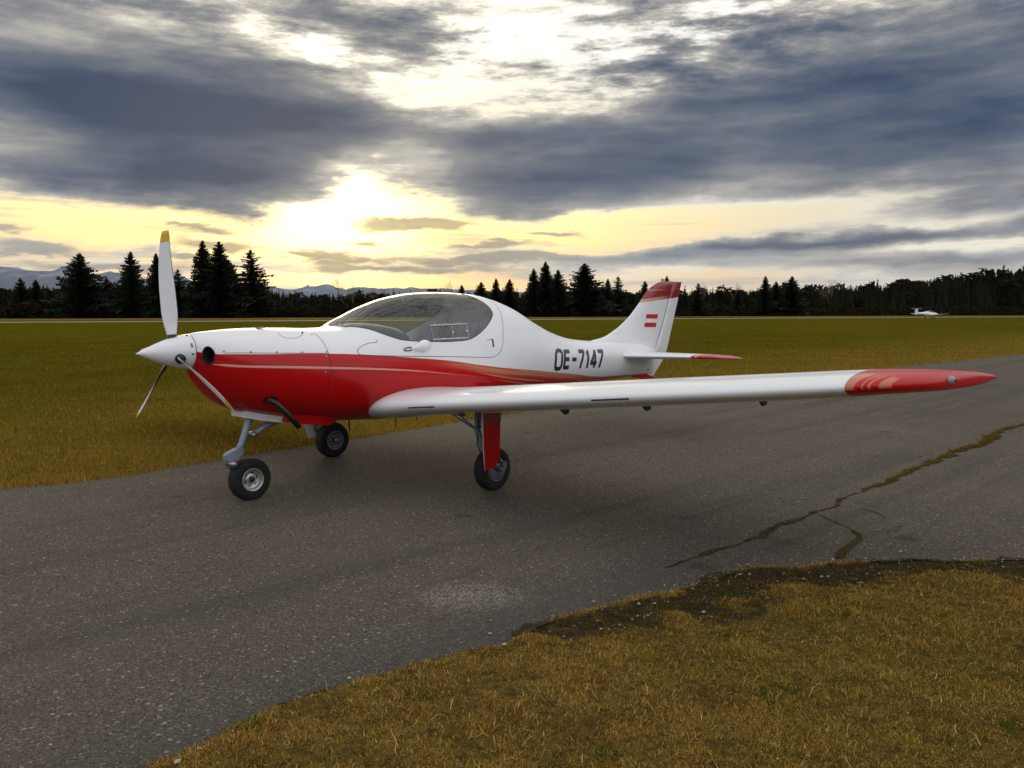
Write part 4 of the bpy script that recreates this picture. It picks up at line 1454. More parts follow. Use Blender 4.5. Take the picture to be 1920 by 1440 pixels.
# start of each character along the fuselage and its width
CH = [('O', 3.195, .145), ('E', 3.375, .120), ('-', 3.525, .11), ('7', 3.675, .125), ('1', 3.800, .110), ('4', 3.925, .135), ('7', 4.085, .125)]
for sd_ in (-1, 1):
    for k, (c_, x0, w_) in enumerate(CH):
        def place(q, x0=x0, w_=w_, sd_=sd_):
            uu = q[:, 0]
            xx = x0 + uu + 0.03 * (q[:, 1] / H_ - .5)
            if sd_ > 0:
                xx = (3.195 + 4.21) - x0 - uu - 0.03 * (q[:, 1] / H_ - .5)
            zb_ = np.interp(xx, [3.19, 4.17], [.862, .826])
            pos, _ = hull_side(xx, zb_ + q[:, 1], sd_, 0.0015)
            return pos
        parts_ = [stroke([(a * w_, e * H_) for a, e in pl], .041, place) for pl in GLY[c_]]
        # separate strokes of a letter sit a hair apart so they never share a plane
        o = mesh_obj('registration_letter', *join(*parts_), M_INK, fuselage, smooth=False)

# sliding vent window on the canopy's left side
def glass_pt(x, z, off):
    q, nq = hull_side(np.array([x]), np.array([z]), -1, off)
    return Vector(q[0])


def rail(x0, z0, x1, z1, r_, off=0.008):
    return tube([glass_pt(x0 + (x1 - x0) * t, z0 + (z1 - z0) * t, off) for t in np.linspace(0, 1, 8)], r_, 8)


vent = mesh_obj('vent_rail', *rail(1.443, 1.322, 1.867, 1.335, .0055), M_CLEAR, canopy)
mesh_obj('vent_rail', *rail(1.433, 1.208, 1.844, 1.213, .0055), M_CLEAR, canopy)
for rl in ((1.679, 1.317, 1.660, 1.213, .002), (1.869, 1.328, 1.848, 1.214, .002), (1.450, 1.315, 1.438, 1.213, .001)):
    mesh_obj('vent_pane_edge', *rail(*rl), M_CLEAR, canopy)
for x_, z_ in ((1.678, 1.267), (1.840, 1.272), (1.50, 1.327), (1.62, 1.331), (1.78, 1.333), (1.55, 1.211), (1.72, 1.212)):
    c_ = glass_pt(x_, z_, .006)
    mesh_obj('vent_knob', *lathe([(-.012, .004), (-.008, .009), (.004, .009)], c_, 'y', 10), M_CLEAR, canopy)

# canopy latch scoop: oval ring plate and white teardrop
t_ = np.linspace(0, 2 * np.pi, 29)
q, nq = hull_side(1.158 + .042 * np.cos(t_), 1.138 + .013 * np.sin(t_) + .004 * np.cos(t_), -1, .004)
scoop = mesh_obj('latch_ring', *tube([tuple(a) for a in q], .0045, 8), M_INK, canopy)
rings = []
for s_ in np.linspace(0, 1, 14):
    xx = 1.185 + .20 * s_
    hgt = .046 * math.sin(math.pi * min(1, s_ ** 1.5 * .88 + .02)) ** .7 + .004
    zc_ = 1.140 + .028 * s_
    base_, nb_ = hull_side(np.array([xx]), np.array([zc_]), -1, -.004)
    c_, nn = Vector(base_[0]), Vector(nb_[0])
    up_ = Vector((0, 0, 1)) - nn * nn.z
    rings.append([c_ + up_ * (hgt * math.cos(a)) + nn * (max(0, math.sin(a)) * hgt * 1.35 - (0.004 if math.sin(a) < 0 else 0)) for a in np.linspace(0, 2 * math.pi, 21)[:-1]])
mesh_obj('latch_scoop', *loft(rings), M_WHITE, canopy)
# recessed door handle
q, nq = hull_side(np.array([2.163, 2.163]), np.array([1.195, 1.125]), -1, .001)
v_, f_ = ribbon([(2.166, 1.196), (2.164, 1.16), (2.162, 1.124)], .022, .0015)
mesh_obj('latch_handle', v_, f_, M_INK, fuselage, smooth=False)
mesh_obj('handle_lip', *ribbon([(2.08, 1.186), (2.12, 1.190), (2.163, 1.199)], .004, .0015), M_SEAM, fuselage, smooth=False)

# cabin: panel hood, bulkhead, two seats, floor
rings = []
for s_ in np.linspace(0, 1, 10):
    x_ = .84 + .40 * s_
    hw_ = .30 + .17 * math.sqrt(s_)
    zt_ = 1.305 + .055 * math.sin(math.pi * (s_ * .55 + .1)) - .03 * s_ * s_
    rings.append([(x_, hw_ * math.sin(a), 1.10 + (zt_ - 1.10) * max(0, math.cos(a)) ** .55) for a in np.linspace(-math.pi / 2, math.pi / 2, 22)] + [(x_, hw_, 0.95), (x_, -hw_, 0.95)])
mesh_obj('instrument_hood', *loft(rings), M_DARK, fuselage)
ring = hull(np.full(60, 2.40), np.linspace(-np.pi, np.pi, 61)[:-1], .03)
mesh_obj('rear_bulkhead', ring, [tuple(range(60))], material('bulkhead_carpet', 0.95, (0.26, 0.255, 0.24))[0], fuselage, smooth=False)
mesh_obj('cabin_floor', *box((1.6, 0, .72), (1.5, .80, .02)), M_FABRIC, fuselage, smooth=False)
for sd_ in (-1, 1):
    rings = []
    for s_, w_, t_, lean_ in ((0, .20, .06, 0), (.15, .21, .07, .05), (.45, .205, .065, .16), (.60, .16, .055, .21), (.66, .12, .05, .23), (.76, .115, .05, .26), (.80, .07, .03, .275)):
        z_ = .74 + s_ * .76
        rings.append([(1.86 + lean_ + t_ * math.cos(a), sd_ * .255 + w_ * np.sign(math.sin(a)) * abs(math.sin(a)) ** .7, z_) for a in np.linspace(0, 2 * math.pi, 19)[:-1]])
    seat = mesh_obj('seat', *loft(rings), M_FABRIC, plane)
    mesh_obj('seat_cushion', *loft([[(1.42, sd_ * .255 - .2, .74), (1.42, sd_ * .255 + .2, .74), (1.42, sd_ * .255 + .2, .80), (1.42, sd_ * .255 - .2, .80)],
                                   [(1.9, sd_ * .255 - .2, .74), (1.9, sd_ * .255 + .2, .74), (1.9, sd_ * .255 + .2, .82), (1.9, sd_ * .255 - .2, .82)]]), M_FABRIC, seat, smooth=False)
    mesh_obj('control_stick', *tube([(1.32, sd_ * .25, .73), (1.30, sd_ * .25, .9), (1.34, sd_ * .25, 1.02)], [.012, .012, .018], 10), M_DARK, fuselage)

# ------------------------------------------------------------------ under the cowling: lip, exhaust, aerials
lip = [[(x_, -w_, z0), (x_, w_, z0), (x_, w_ + .02, z1), (x_, -w_ - .02, z1)] for x_, w_, z0, z1 in
       ((-.075, .10, .652, .72), (.05, .13, .622, .70), (.2, .16, .592, .67), (.38, .17, .570, .64), (.50, .16, .560, .60))]
fix_normals(mesh_obj('cowling_outlet_lip', *loft(lip), M_WHITE, cowling))
cf = [[(x_, -w_, z0), (x_, w_, z0), (x_, w_ + .03, z1), (x_, -w_ - .03, z1)] for x_, w_, z0, z1 in
      ((.20, .22, .600, .72), (.35, .25, .575, .70), (.50, .26, .552, .68), (.585, .25, .545, .66), (.66, .24, .60, .66))]
fix_normals(mesh_obj('cooling_outlet', *loft(cf), M_RED, cowling))
ex = mesh_obj('exhaust_pipe', *tube([(-.02, -.24, .80), (.02, -.31, .795), (.06, -.345, .760), (.12, -.365, .690), (.215, -.375, .578)], [.022, .023, .023, .023, .022], 16), M_STEEL, plane)
mesh_obj('exhaust_mouth', *tube([(.2155, -.375, .5775), (.2175, -.3752, .5755)], .017, 14), M_DARK, ex)
q, nq = hull_side(.012 + .05 * np.cos(t_ := np.linspace(0, 6.283, 24)[:-1]), .800 + .028 * np.sin(t_), -1, .0015)
mesh_obj('exhaust_port', q, [tuple(range(23))], M_DARK, cowling, smooth=False)
for x_, y_, l_ in ((.80, 0, .10), (.90, -.05, .10), (1.42, -.02, .09), (1.66, -.02, .045)):
    zb_ = float(FT[1](x_))
    mesh_obj('belly_aerial', *tube([(x_, y_, zb_ + .02), (x_ + .01, y_, zb_ - l_)], [.007, .004], 8), M_DARK if l_ > .05 else M_RED, fuselage)


# ------------------------------------------------------------------ landing gear
def wheel(name, parent, c, r_, w_, rim_mat, face):
    """tyre with tread grooves, dished rim and hub; face = side of the dish"""
    t = empty(name, (0, 0, 0), parent=parent)
    pr = []
    for a in np.linspace(-1, 1, 25):
        o = w_ / 2 * math.sin(a * math.pi / 2)
        rr_ = r_ - (r_ * .34) * abs(a) ** 3.2 * (0.55 + .45 * abs(a))
        if abs(a) < .5 and int((a + 1) * 12) % 3 == 0:
            rr_ -= .003
        pr.append((o, rr_))
    pr = [(-w_ * .42, r_ * .50)] + pr + [(w_ * .42, r_ * .50)]
    tv_, tf_ = lathe(pr, c, 'y', 72, False)
    tv_ = [(a, q + (q - c[1]) * max(0, .030 - d_) * 3.0, max(d_, .0068)) for a, q, d_ in tv_]      # flattened where it stands
    mesh_obj('tyre', tv_, tf_, M_TYRE, t)
    f_ = face
    rp = [(f_ * w_ * .43, r_ * .56), (f_ * w_ * .50, r_ * .53), (f_ * w_ * .47, r_ * .48), (f_ * w_ * .22, r_ * .43), (f_ * w_ * .16, r_ * .30), (f_ * w_ * .24, r_ * .24), (f_ * w_ * .26, r_ * .14), (f_ * w_ * .24, .012), (-f_ * w_ * .30, .012), (-f_ * w_ * .3, r_ * .5)]
    rim = mesh_obj('rim', *lathe(rp, c, 'y', 48, False), rim_mat, t)
    fix_normals(rim)
    mesh_obj('hub_cap', *lathe([(f_ * w_ * .20, r_ * .15), (f_ * w_ * .38, r_ * .13), (f_ * w_ * .42, r_ * .06), (f_ * w_ * .42, .002)], c, 'y', 20), M_DARK, t)
    for k in range(6):
        a = k * math.pi / 3 + .3
        cc = (c[0] + r_ * .335 * math.cos(a), c[1], c[2] + r_ * .335 * math.sin(a))
        mesh_obj('rim_hole', *lathe([(f_ * w_ * .165, .002), (f_ * w_ * .20, .012), (f_ * w_ * .15, .014)], cc, 'y', 10), M_DARK, t)
    return t


# nose leg
leg = mesh_obj('nose_leg', *tube([(.045, 0, .70), (.017, 0, .62), (-.055, 0, .44), (-.100, 0, .375)], [.029, .029, .025, .024], 18), M_STRUT, plane)
fix_normals(mesh_obj('leg_foot', *loft([[(x_, -w_, z0), (x_, w_, z0), (x_, w_, z1), (x_, -w_, z1)] for x_, w_, z0, z1 in ((-.200, .022, .338, .370), (-.17, .030, .318, .388), (-.10, .034, .338, .412), (-.055, .029, .368, .425))]), M_STRUT, leg, smooth=False))
fork = []
for sd_ in (-1, 1):
    fork.append(tube([(-.155, sd_ * .030, .330), (-.13, sd_ * .066, .275), (-.05, sd_ * .074, .200), (.0, sd_ * .074, .165)], [.022, .020, .018, .016], 10))
mesh_obj('fork', *fork[1], M_STRUT, leg)
mesh_obj('fork_pivot', *lathe([(-.06, .026), (.06, .026)], (-.140, 0, .300), 'y', 18), M_BOLT, leg)
mesh_obj('drag_brace', *join(tube([(.035, -.03, .50), (.12, -.045, .565), (.30, -.06, .62)], [.014, .022, .030], 10), tube([(.035, .03, .50), (.30, .06, .62)], .014, 8)), M_STRUT, leg)
mesh_obj('brace_joint', *lathe([(-.05, .020), (.05, .020)], (.035, 0, .505), 'y', 14), M_BOLT, leg)
mesh_obj('gear_well', *box((.18, 0, .655), (.26, .15, .06)), M_DARK, leg, smooth=False)
wheel('nose_wheel', plane, (.005, 0, .163), .163, .115, M_RIM, -1)
for sd_, nm in ((-1, 'left'), (1, 'right')):
    yw = sd_ * 1.115
    ml = mesh_obj('main_leg', *tube([(1.40, sd_ * 1.10, .74), (1.38, sd_ * 1.105, .50), (1.385, sd_ * 1.19, .33)], [.030, .028, .026], 14), M_STRUT, plane)
    mesh_obj('trailing_arm', *tube([(1.385, sd_ * 1.19, .36), (1.42, sd_ * 1.195, .25), (1.54, sd_ * 1.19, .175)], [.026, .026, .022], 10), M_BOLT, ml)
    mesh_obj('axle', *tube([(1.54, sd_ * 1.21, .175), (1.54, sd_ * 1.04, .175)], .016, 10), M_BOLT, ml)
    mesh_obj('shock_strut', *tube([(1.45, sd_ * 1.20, .50), (1.53, sd_ * 1.20, .235)], .016, 10), M_BOLT, ml)
    mesh_obj('brake_disc', *lathe([(-.004, .085), (.004, .085)], (1.54, sd_ * 1.172, .175), 'y', 24), M_RIMDULL, ml)
    mesh_obj('brake_caliper', *box((1.60, sd_ * 1.178, .205), (.05, .035, .06)), M_BOLT, ml, smooth=False)
    wheel('main_wheel', plane, (1.535, yw, .175), .175, .115, M_RIMDULL, -1)
    outl = [(1.285, .66), (1.475, .645), (1.480, .40), (1.490, .275), (1.415, .205), (1.335, .200), (1.315, .30), (1.295, .45)]
    yo = sd_ * 1.232
    v_, f_ = prism(outl, yo - .006, yo + .006)
    v_ = [(a, c + sd_ * .03 * math.sin((d_ - .2) * 3), d_) for a, c, d_ in v_]
    door = mesh_obj('gear_door', v_, f_, M_WHITE if sd_ > 0 else M_RED, plane, smooth=False)
    if sd_ < 0:
        ov, of = prism([(a, max(c, .575)) for a, c in ((1.285, .664), (1.477, .649), (1.4785, .578), (1.2865, .578))], yo - .0085, yo - .0065)
        ov = [(a, c + sd_ * .03 * math.sin((d_ - .2) * 3), d_) for a, c, d_ in ov]
        M_DOORBAND = material('door_band', 0.35, (0.30, 0.055, 0.035))[0]
        mesh_obj('door_band', ov, of, M_DOORBAND, door, smooth=False)
    mesh_obj('door_edge', *tube([(1.2835, yo + sd_ * .03 * math.sin((.66 - .2) * 3), .66), (1.2935, yo + sd_ * .03 * math.sin(.25 * 3), .45), (1.3135, yo + sd_ * .03 * math.sin(.3), .30), (1.3335, yo, .20)], .0045, 6), M_CLEAR, door)
    mesh_obj('door_linkage', *join(tube([(1.13, sd_ * 1.13, .655), (1.19, sd_ * 1.16, .60), (1.255, sd_ * 1.20, .545), (1.30, sd_ * 1.225, .555)], [.020, .016, .011, .010], 8),
                                  tube([(1.09, sd_ * 1.13, .665), (1.20, sd_ * 1.14, .648)], .014, 8)), M_BOLT, ml)
    mesh_obj('brake_hose', *tube([(1.36, sd_ * 1.13, .60), (1.33, sd_ * 1.15, .40), (1.38, sd_ * 1.17, .28), (1.54, sd_ * 1.17, .22)], .005, 6), M_DARK, ml)


# ================================================================== trees
M_NEEDLE, b, p = material('needles', 0.85, spec=0.1)
oc = b.node('ShaderNodeTexCoord').outputs['Object']
b.put(p.inputs['Base Color'], b.mix(b.noise(oc, 3.0, 3, 0.6), (0.007, 0.010, 0.004), (0.017, 0.020, 0.008)))
M_BARK, b, p = material('bark', 0.9, (0.060, 0.042, 0.030), spec=0.1)
M_TWIG, b, p = material('bare_twigs', 0.9, (0.16, 0.115, 0.075), spec=0.1)
M_WOOD, b, p = material('wood_mass', 0.9, spec=0.05)
at = b.node('ShaderNodeAttribute', attribute_name='tint')
b.put(p.inputs['Base Color'], at.outputs['Color'])


def spruce_crown(rg, h=1.0, r_=0.24, whorls=34, per=8, sprays=6, gap=0.08, ragged_=0.25, core=False):
    """unit-height conifer: drooping boughs, each hung with flat sprays; triangles"""
    V = []
    for w in range(whorls):
        for k in range(per):
            s_ = min(0.995, (w + 1.3 * rg.random()) / whorls)
            z = gap + (1 - gap) * s_ ** 0.95
            L0 = r_ * 1.22 * (1 - s_) ** 0.86 * (0.82 + 0.36 * math.sin(9 * s_ + 2.1 * k) ** 2) + 0.008
            a = 2 * math.pi * (k + rg.random() * 0.9) / per
            L = L0 * (1 - ragged_ + 2 * ragged_ * rg.random() * (0.5 + 0.5 * rg.random()))
            if rg.random() < 0.07:
                L *= 0.4
            dirv = np.array((math.cos(a), math.sin(a), 0))
            sid = np.array((-dirv[1], dirv[0], 0))
            rise = 0.25 * s_ - 0.30 * (1 - s_)
            for q in range(sprays):
                t = (q + 0.35 + 0.5 * rg.random()) / sprays
                c = dirv * (L * t) + np.array((0, 0, z + rise * L * t + 0.10 * L * t * t))
                wd = (0.014 + 0.26 * L) * (1.0 - 0.55 * t) * (0.6 + 0.7 * rg.random())
                dn = (0.008 + 0.10 * L) * (0.5 + rg.random())
                out_ = c + dirv * wd * 0.9 + np.array((0, 0, 0.15 * wd))
                for sg in (-1, 1):
                    V += [c - dirv * wd * 0.4, out_, c + sid * (sg * wd * 0.8) + np.array((0, 0, -dn))]
                if q % 2 == 0:
                    V += [c - dirv * wd * 0.5, c + dirv * wd * 0.6, c + np.array((0, 0, -1.6 * dn))]
    if core:
        for k in range(7):
            a, a2 = k * 0.898, (k + 1) * 0.898
            for z0_, z1_, f0, f1 in ((0.0, 0.45, 0.70, 0.46), (0.45, 0.92, 0.46, 0.04)):
                p00 = np.array((r_ * f0 * math.cos(a), r_ * f0 * math.sin(a), z0_))
                p01 = np.array((r_ * f0 * math.cos(a2), r_ * f0 * math.sin(a2), z0_))
                p10 = np.array((r_ * f1 * math.cos(a), r_ * f1 * math.sin(a), z1_))
                p11 = np.array((r_ * f1 * math.cos(a2), r_ * f1 * math.sin(a2), z1_))
                V += [p00, p01, p11, p00, p11, p10]
    # leader
    for k in range(5):
        a = k * 1.3
        V += [(0.004 * math.cos(a), 0.004 * math.sin(a), 0.93), (0.0, 0.0, 1.02), (0.012 * math.cos(a + 2), 0.012 * math.sin(a + 2), 0.95)]
    return np.array(V)


def tri_mesh(name, V, mat):
    me = bpy.data.meshes.new(name)
    o = mesh_obj(name, V, np.arange(len(V)).reshape(-1, 3), mat, smooth=False)
    return o


rg = np.random.default_rng(11)
crowns = []
for k in range(6):
    V = spruce_crown(rg, r_=(0.20, 0.25, 0.22, 0.28, 0.30, 0.24)[k], whorls=(56, 48, 52, 46, 48, 38)[k], per=(7, 7, 8, 8, 8, 5)[k], sprays=6, gap=(.06, .08, .07, .1, .08, .12)[k], ragged_=(.22, .3, .25, .35, .38, .42)[k])
    o = tri_mesh('crown', V, M_NEEDLE)
    crowns.append(o.data)
    bpy.data.objects.remove(o)
# a loose open pine crown
V = []
for k in range(900):
    a, z = rg.random() * 6.28, 0.35 + 0.65 * rg.random()
    rr_ = 0.20 * math.sqrt(max(0, 1 - ((z - 0.68) / 0.34) ** 2)) * (0.3 + 0.75 * rg.random())
    c = np.array((rr_ * math.cos(a), rr_ * math.sin(a), z))
    for q in range(2):
        V += [c + rg.normal(0, .022, 3), c + rg.normal(0, .022, 3), c + rg.normal(0, .022, 3)]
o = tri_mesh('crown', np.array(V), M_NEEDLE)
crowns.append(o.data)
bpy.data.objects.remove(o)
tv, tf = tube([(0, 0, -0.01), (0, 0, 0.3), (0, 0, 0.99)], [0.016, 0.012, 0.002], 8)
o = mesh_obj('trunk', tv, tf, M_BARK)
trunk_mesh = o.data
bpy.data.objects.remove(o)


def ray_at(u, v, Y):
    """point at depth Y seen at image position u, v"""
    x, y = (u - 960) / 1554, -(v - 720) / 1554
    d = Vector((x, math.cos(PITCH) + y * math.sin(PITCH), y * math.cos(PITCH) - math.sin(PITCH)))
    return Vector((0, 0, CAM_H)) + d * (Y / d.y)


def edge_depth(u):
    """front of the wood runs parallel to the runway"""
    k = (u - 960) / 1554 / math.cos(PITCH)
    return 205 / (1 - 0.42 * k)


SPRUCES = [  # image column, top, crown kind, width factor, distance factor, label
    (150, 474, 4, 1.25, .97, 'broad dark spruce standing alone left of the propeller, against the mountains'),
    (245, 471, 1, 1.0, .97, 'pointed spruce left of the upright propeller blade, first of a pair'),
    (292, 474, 0, 1.0, .98, 'spruce half hidden behind the upright propeller blade'),
    (379, 450, 0, 1.05, .96, 'tall slim spruce, left of the two tallest right of the propeller'),
    (408, 452, 3, 1.05, .955, 'tallest bushy spruce, right of the close pair beyond the propeller'),
    (430, 487, 2, 1.2, .965, 'shorter spruce leaning out of the right flank of the tallest pair'),
    (472, 467, 5, 1.15, .96, 'open see-through spruce with ragged boughs right of the tallest pair'),
    (38, 521, 1, 1.1, 1.0, 'small spruce near the left end of the wood below the mountains'),
    (66, 524, 2, 1.1, 1.0, 'second small spruce from the left end of the wood'),
    (200, 520, 2, 1.1, 1.0, 'small spruce right of the lone broad spruce'),
    (335, 504, 5, 1.5, .98, 'low rounded spruce just right of the upright propeller blade'),
    (866, 534, 1, 1.0, .98, 'small spruce rising behind the canopy top beside a bare tree'),
    (900, 528, 3, 1.05, .97, 'short spruce behind the rear of the canopy, left of a matching pair'),
    (930, 521, 2, 1.05, .97, 'slim spruce behind the rear fuselage, left of the matching pair'),
    (955, 523, 0, 1.05, .97, 'slim spruce behind the rear fuselage, right of the matching pair'),
    (1002, 503, 2, 1.0, .96, 'tall spruce over the fuselage, first of a clump of three'),
    (1023, 490, 0, 1.1, .96, 'tallest middle spruce of the clump of three over the fuselage'),
    (1046, 505, 3, 1.1, .955, 'right hand bushy spruce of the clump of three over the fuselage'),
    (1098, 493, 4, 1.25, .96, 'wide tall spruce between the clump of three and the tail fin'),
    (1140, 522, 0, 1.0, .97, 'narrow spruce left of the tail fin beside a loose one'),
    (1159, 517, 5, 1.0, .97, 'loose spruce with gappy crown left of the tail fin'),
    (1208, 526, 1, 1.0, .98, 'spruce top peeping out just left of the fin tip'),
    (1251, 517, 2, 1.0, .98, 'spruce directly behind the red fin tip'),
    (1309, 530, 5, 1.1, .97, 'ragged spruce first to the right of the tail fin'),
    (1384, 542, 2, 1.0, .98, 'low pointed spruce midway along the wood right of the fin'),
    (1435, 517, 1, 1.1, .97, 'left hand spruce of the three standing up on the right'),
    (1455, 527, 3, 1.05, .97, 'shorter middle spruce of the three standing up on the right'),
    (1487, 517, 3, 1.2, .96, 'broad right hand spruce of the three standing up on the right'),
]
for u, v, kind, wf_, df_, lab in SPRUCES:
    Y = edge_depth(u) * df_
    top = ray_at(u, v, Y)
    t = empty('spruce_tree', (top.x, top.y, 0), rg.random() * 6.28)
    t.rotation_euler = (rg.normal(0, .018), rg.normal(0, .018), t.rotation_euler[2])
    tag(t, lab, 'tree', 'spruces along the edge of the wood')
    hgt = top.z / 1.01
    for nm, me, wd in (('crown', crowns[kind], wf_), ('trunk', trunk_mesh, 1.0)):
        c = bpy.data.objects.new(nm, me)
        c.parent = t
        w2 = hgt * wd * (1.08 if hgt > 9 else 1.3)
        c.scale = (w2 * rg.uniform(.85, 1.2), w2 * rg.uniform(.85, 1.2), hgt)
        COL.objects.link(c)


# bare broadleaved trees
def bare_tree(rg, depth=5):
    """twig tubes of a unit-height leafless tree"""
    V, F = [], []

    def grow(p0, d, L, r_, lv):
        p1 = p0 + d * L
        a = np.cross(d, (0.3, 0.5, 0.8))
        a /= np.linalg.norm(a)
        c = np.cross(d, a)
        o = len(V)
        for q, rr_ in ((p0, r_), (p1, r_ * 0.62)):
            for k in range(3):
                V.append(q + a * rr_ * math.cos(k * 2.094) + c * rr_ * math.sin(k * 2.094))
        for k in range(3):
            k2 = (k + 1) % 3
            F.append((o + k, o + k2, o + 3 + k2, o + 3 + k))
        if lv == 0:
            return
        for _ in range(3 if lv > 1 else 4):
            nd_ = d * (0.75 + 0.2 * rg.random()) + rg.normal(0, 0.36, 3) + np.array((0, 0, 0.16))
            nd_ /= np.linalg.norm(nd_)
            grow(p0 + d * L * (0.55 + 0.45 * rg.random()), nd_, L * (0.58 + 0.22 * rg.random()), r_ * 0.56, lv - 1)
    grow(np.zeros(3), np.array((0, 0, 1.0)), 0.34, 0.014, depth)
    V = np.array(V)
    V[:, 2] *= 1 / V[:, 2].max()
    return V, F


bares = []
for k in range(3):
    V, F = bare_tree(np.random.default_rng(30 + k))
    o = mesh_obj('branches', V, F, M_TWIG, smooth=False)
    bares.append(o.data)
    bpy.data.objects.remove(o)
for u, v, k, wf_, lab in [(643, 519, 0, 1.0, 'pale leafless tree in the glow left of the canopy, taller of the pair'), (660, 527, 1, .9, 'pale leafless tree left of the canopy, shorter of the pair'),
                          (845, 523, 2, .9, 'pale leafless tree just above the canopy top'), (1323, 529, 1, 1.0, 'leafless tree right of the tail fin'),
                          (1383, 528, 0, .8, 'thin leafless tree in a gap midway along the right hand wood'), (1557, 523, 2, 1.1, 'round leafless crown above the right hand wood'), (695, 538, 2, .8, 'slender leafless sapling next to the canopy front')]:
    Y = edge_depth(u) * 1.02
    top = ray_at(u, v, Y)
    t = tag(empty('bare_tree', (top.x, top.y, 0), rg.random() * 6), lab, 'tree', 'leafless trees standing in the wood')
    c = bpy.data.objects.new('branches', bares[k])
    c.parent = t
    c.scale = (top.z * wf_, top.z * wf_, top.z)
    COL.objects.link(c)

# the wood itself: one mass of small conifers and thicket
TOPS = pchip([-600, 0, 60, 120, 220, 330, 440, 520, 600, 700, 800, 1000, 1100, 1200, 1330, 1400, 1530, 1620, 1700, 1780, 1850, 1925, 2500],
             [545, 541, 540, 541, 540, 541, 541, 547, 551, 549, 549, 547, 546, 547, 545, 544, 538, 535, 528, 518, 510, 505, 500])
VV, FF, TT = [], [], []
tot = 0
low_crowns = []
for k in range(8):
    rg2 = np.random.default_rng(70 + k)
    if k < 5:
        low_crowns.append(spruce_crown(rg2, r_=0.15 + 0.025 * k, whorls=13, per=5, sprays=2, gap=0.02, ragged_=.35, core=True))
    else:
        V = []
        for q in range(260):
            a, z = rg2.random() * 6.28, 0.15 + 0.85 * rg2.random()
            rr_ = 0.30 * math.sqrt(max(0, 1 - ((z - 0.52) / 0.5) ** 2)) * (0.4 + 0.65 * rg2.random())
            c = np.array((rr_ * math.cos(a), rr_ * math.sin(a), z))
            V += [c + rg2.normal(0, .055, 3) for _ in range(3)]
        low_crowns.append(np.array(V))
for row in range(8):
    for u in np.arange(-350, 2350, 6.5 + row * 0.8):
        u2 = u + rg.uniform(-6, 6)
        Y = edge_depth(u2) * (1.0 + row * 0.022 + rg.uniform(0, .02))
        topv = float(TOPS(u2)) + (3.5 if row > 0 else 12) * (1 + 0 * row) + rg.normal(0, 3.0) - (8 if rg.random() < 0.06 else 0)
        pt = ray_at(u2, topv, Y)
        h = max(2.5, pt.z) * (1 - 0.25 * (row == 0) * rg.random())
        k = int(rg.choice(8, p=[.26, .24, .18, .12, .1, .05, .03, .02]))
        V = low_crowns[k].copy()
        a = rg.random() * 6.28
        ca, sa = math.cos(a), math.sin(a)
        wd = h * rg.uniform(.9, 1.5)
        V = np.stack([(V[:, 0] * ca - V[:, 1] * sa) * wd + pt.x, (V[:, 0] * sa + V[:, 1] * ca) * wd + pt.y, V[:, 2] * h], 1)
        VV.append(V)
        col = np.array((.008, .010, .0045)) * rg.uniform(.6, 1.5) + np.array((.006, .002, 0)) * rg.random()
        TT.append(np.tile(col, (len(V), 1)))
V = np.concatenate(VV)
tag(mesh_obj('forest', V, np.arange(len(V)).reshape(-1, 3), M_WOOD, smooth=False, tint=np.concatenate(TT)), 'dark mass of conifers closing off the airfield', kind='stuff')

# the wood on the other side of the airfield, seen only as a dark band mirrored in the canopy and the paint
VV, TT = [], []
for k in range(420):
    a = rg.uniform(-2.3, 2.3) + math.pi
    rr_ = rg.uniform(85, 115)
    V = low_crowns[int(rg.integers(0, 5))]
    h = rg.uniform(8, 13)
    wd = h * rg.uniform(1.0, 1.6)
    VV.append(np.stack([V[:, 0] * wd + rr_ * math.sin(a), V[:, 1] * wd + rr_ * math.cos(a), V[:, 2] * h], 1))
    TT.append(np.tile(np.array((.014, .018, .008)) * rg.uniform(.6, 1.5), (len(V), 1)))
V = np.concatenate(VV)
tag(mesh_obj('forest', V, np.arange(len(V)).reshape(-1, 3), M_WOOD, smooth=False, tint=np.concatenate(TT)), 'conifer wood mirrored in the canopy glass', kind='stuff')

# thicket along the foot of the wood
n = 26000
u2 = rng.uniform(-250, 2200, n)
kk = (u2 - 960) / 1554 / math.cos(PITCH)
Yd = 205 / (1 - 0.42 * kk) * (0.965 + 0.05 * rng.random(n))
hh = 0.2 + (2.6 + 1.2 * smooth_noise(u2 * 0.03, u2 * 0, 91, 3, 0.6)) * rng.random(n) ** 0.8 * np.interp(u2, [0, 700, 1400, 1920], [1.15, 1, .9, 1.0])
c = np.stack([kk * Yd, Yd, hh], 1)
V = (c[:, None, :] + rng.normal(0, 0.30, (n, 3, 3)) * np.array((1, 1, .9))).reshape(-1, 3)
V[:, 2] = np.maximum(V[:, 2], 0.02)
col = np.where(rng.random((n, 1)) < 0.5, np.array((.024, .012, .006)), np.array((.016, .015, .006))) * rng.uniform(.5, 1.4, (n, 1))
tag(mesh_obj('undergrowth', V, np.arange(3 * n).reshape(-1, 3), M_WOOD, smooth=False, tint=np.repeat(col, 3, 0)), 'brown thicket along the foot of the wood', kind='stuff')

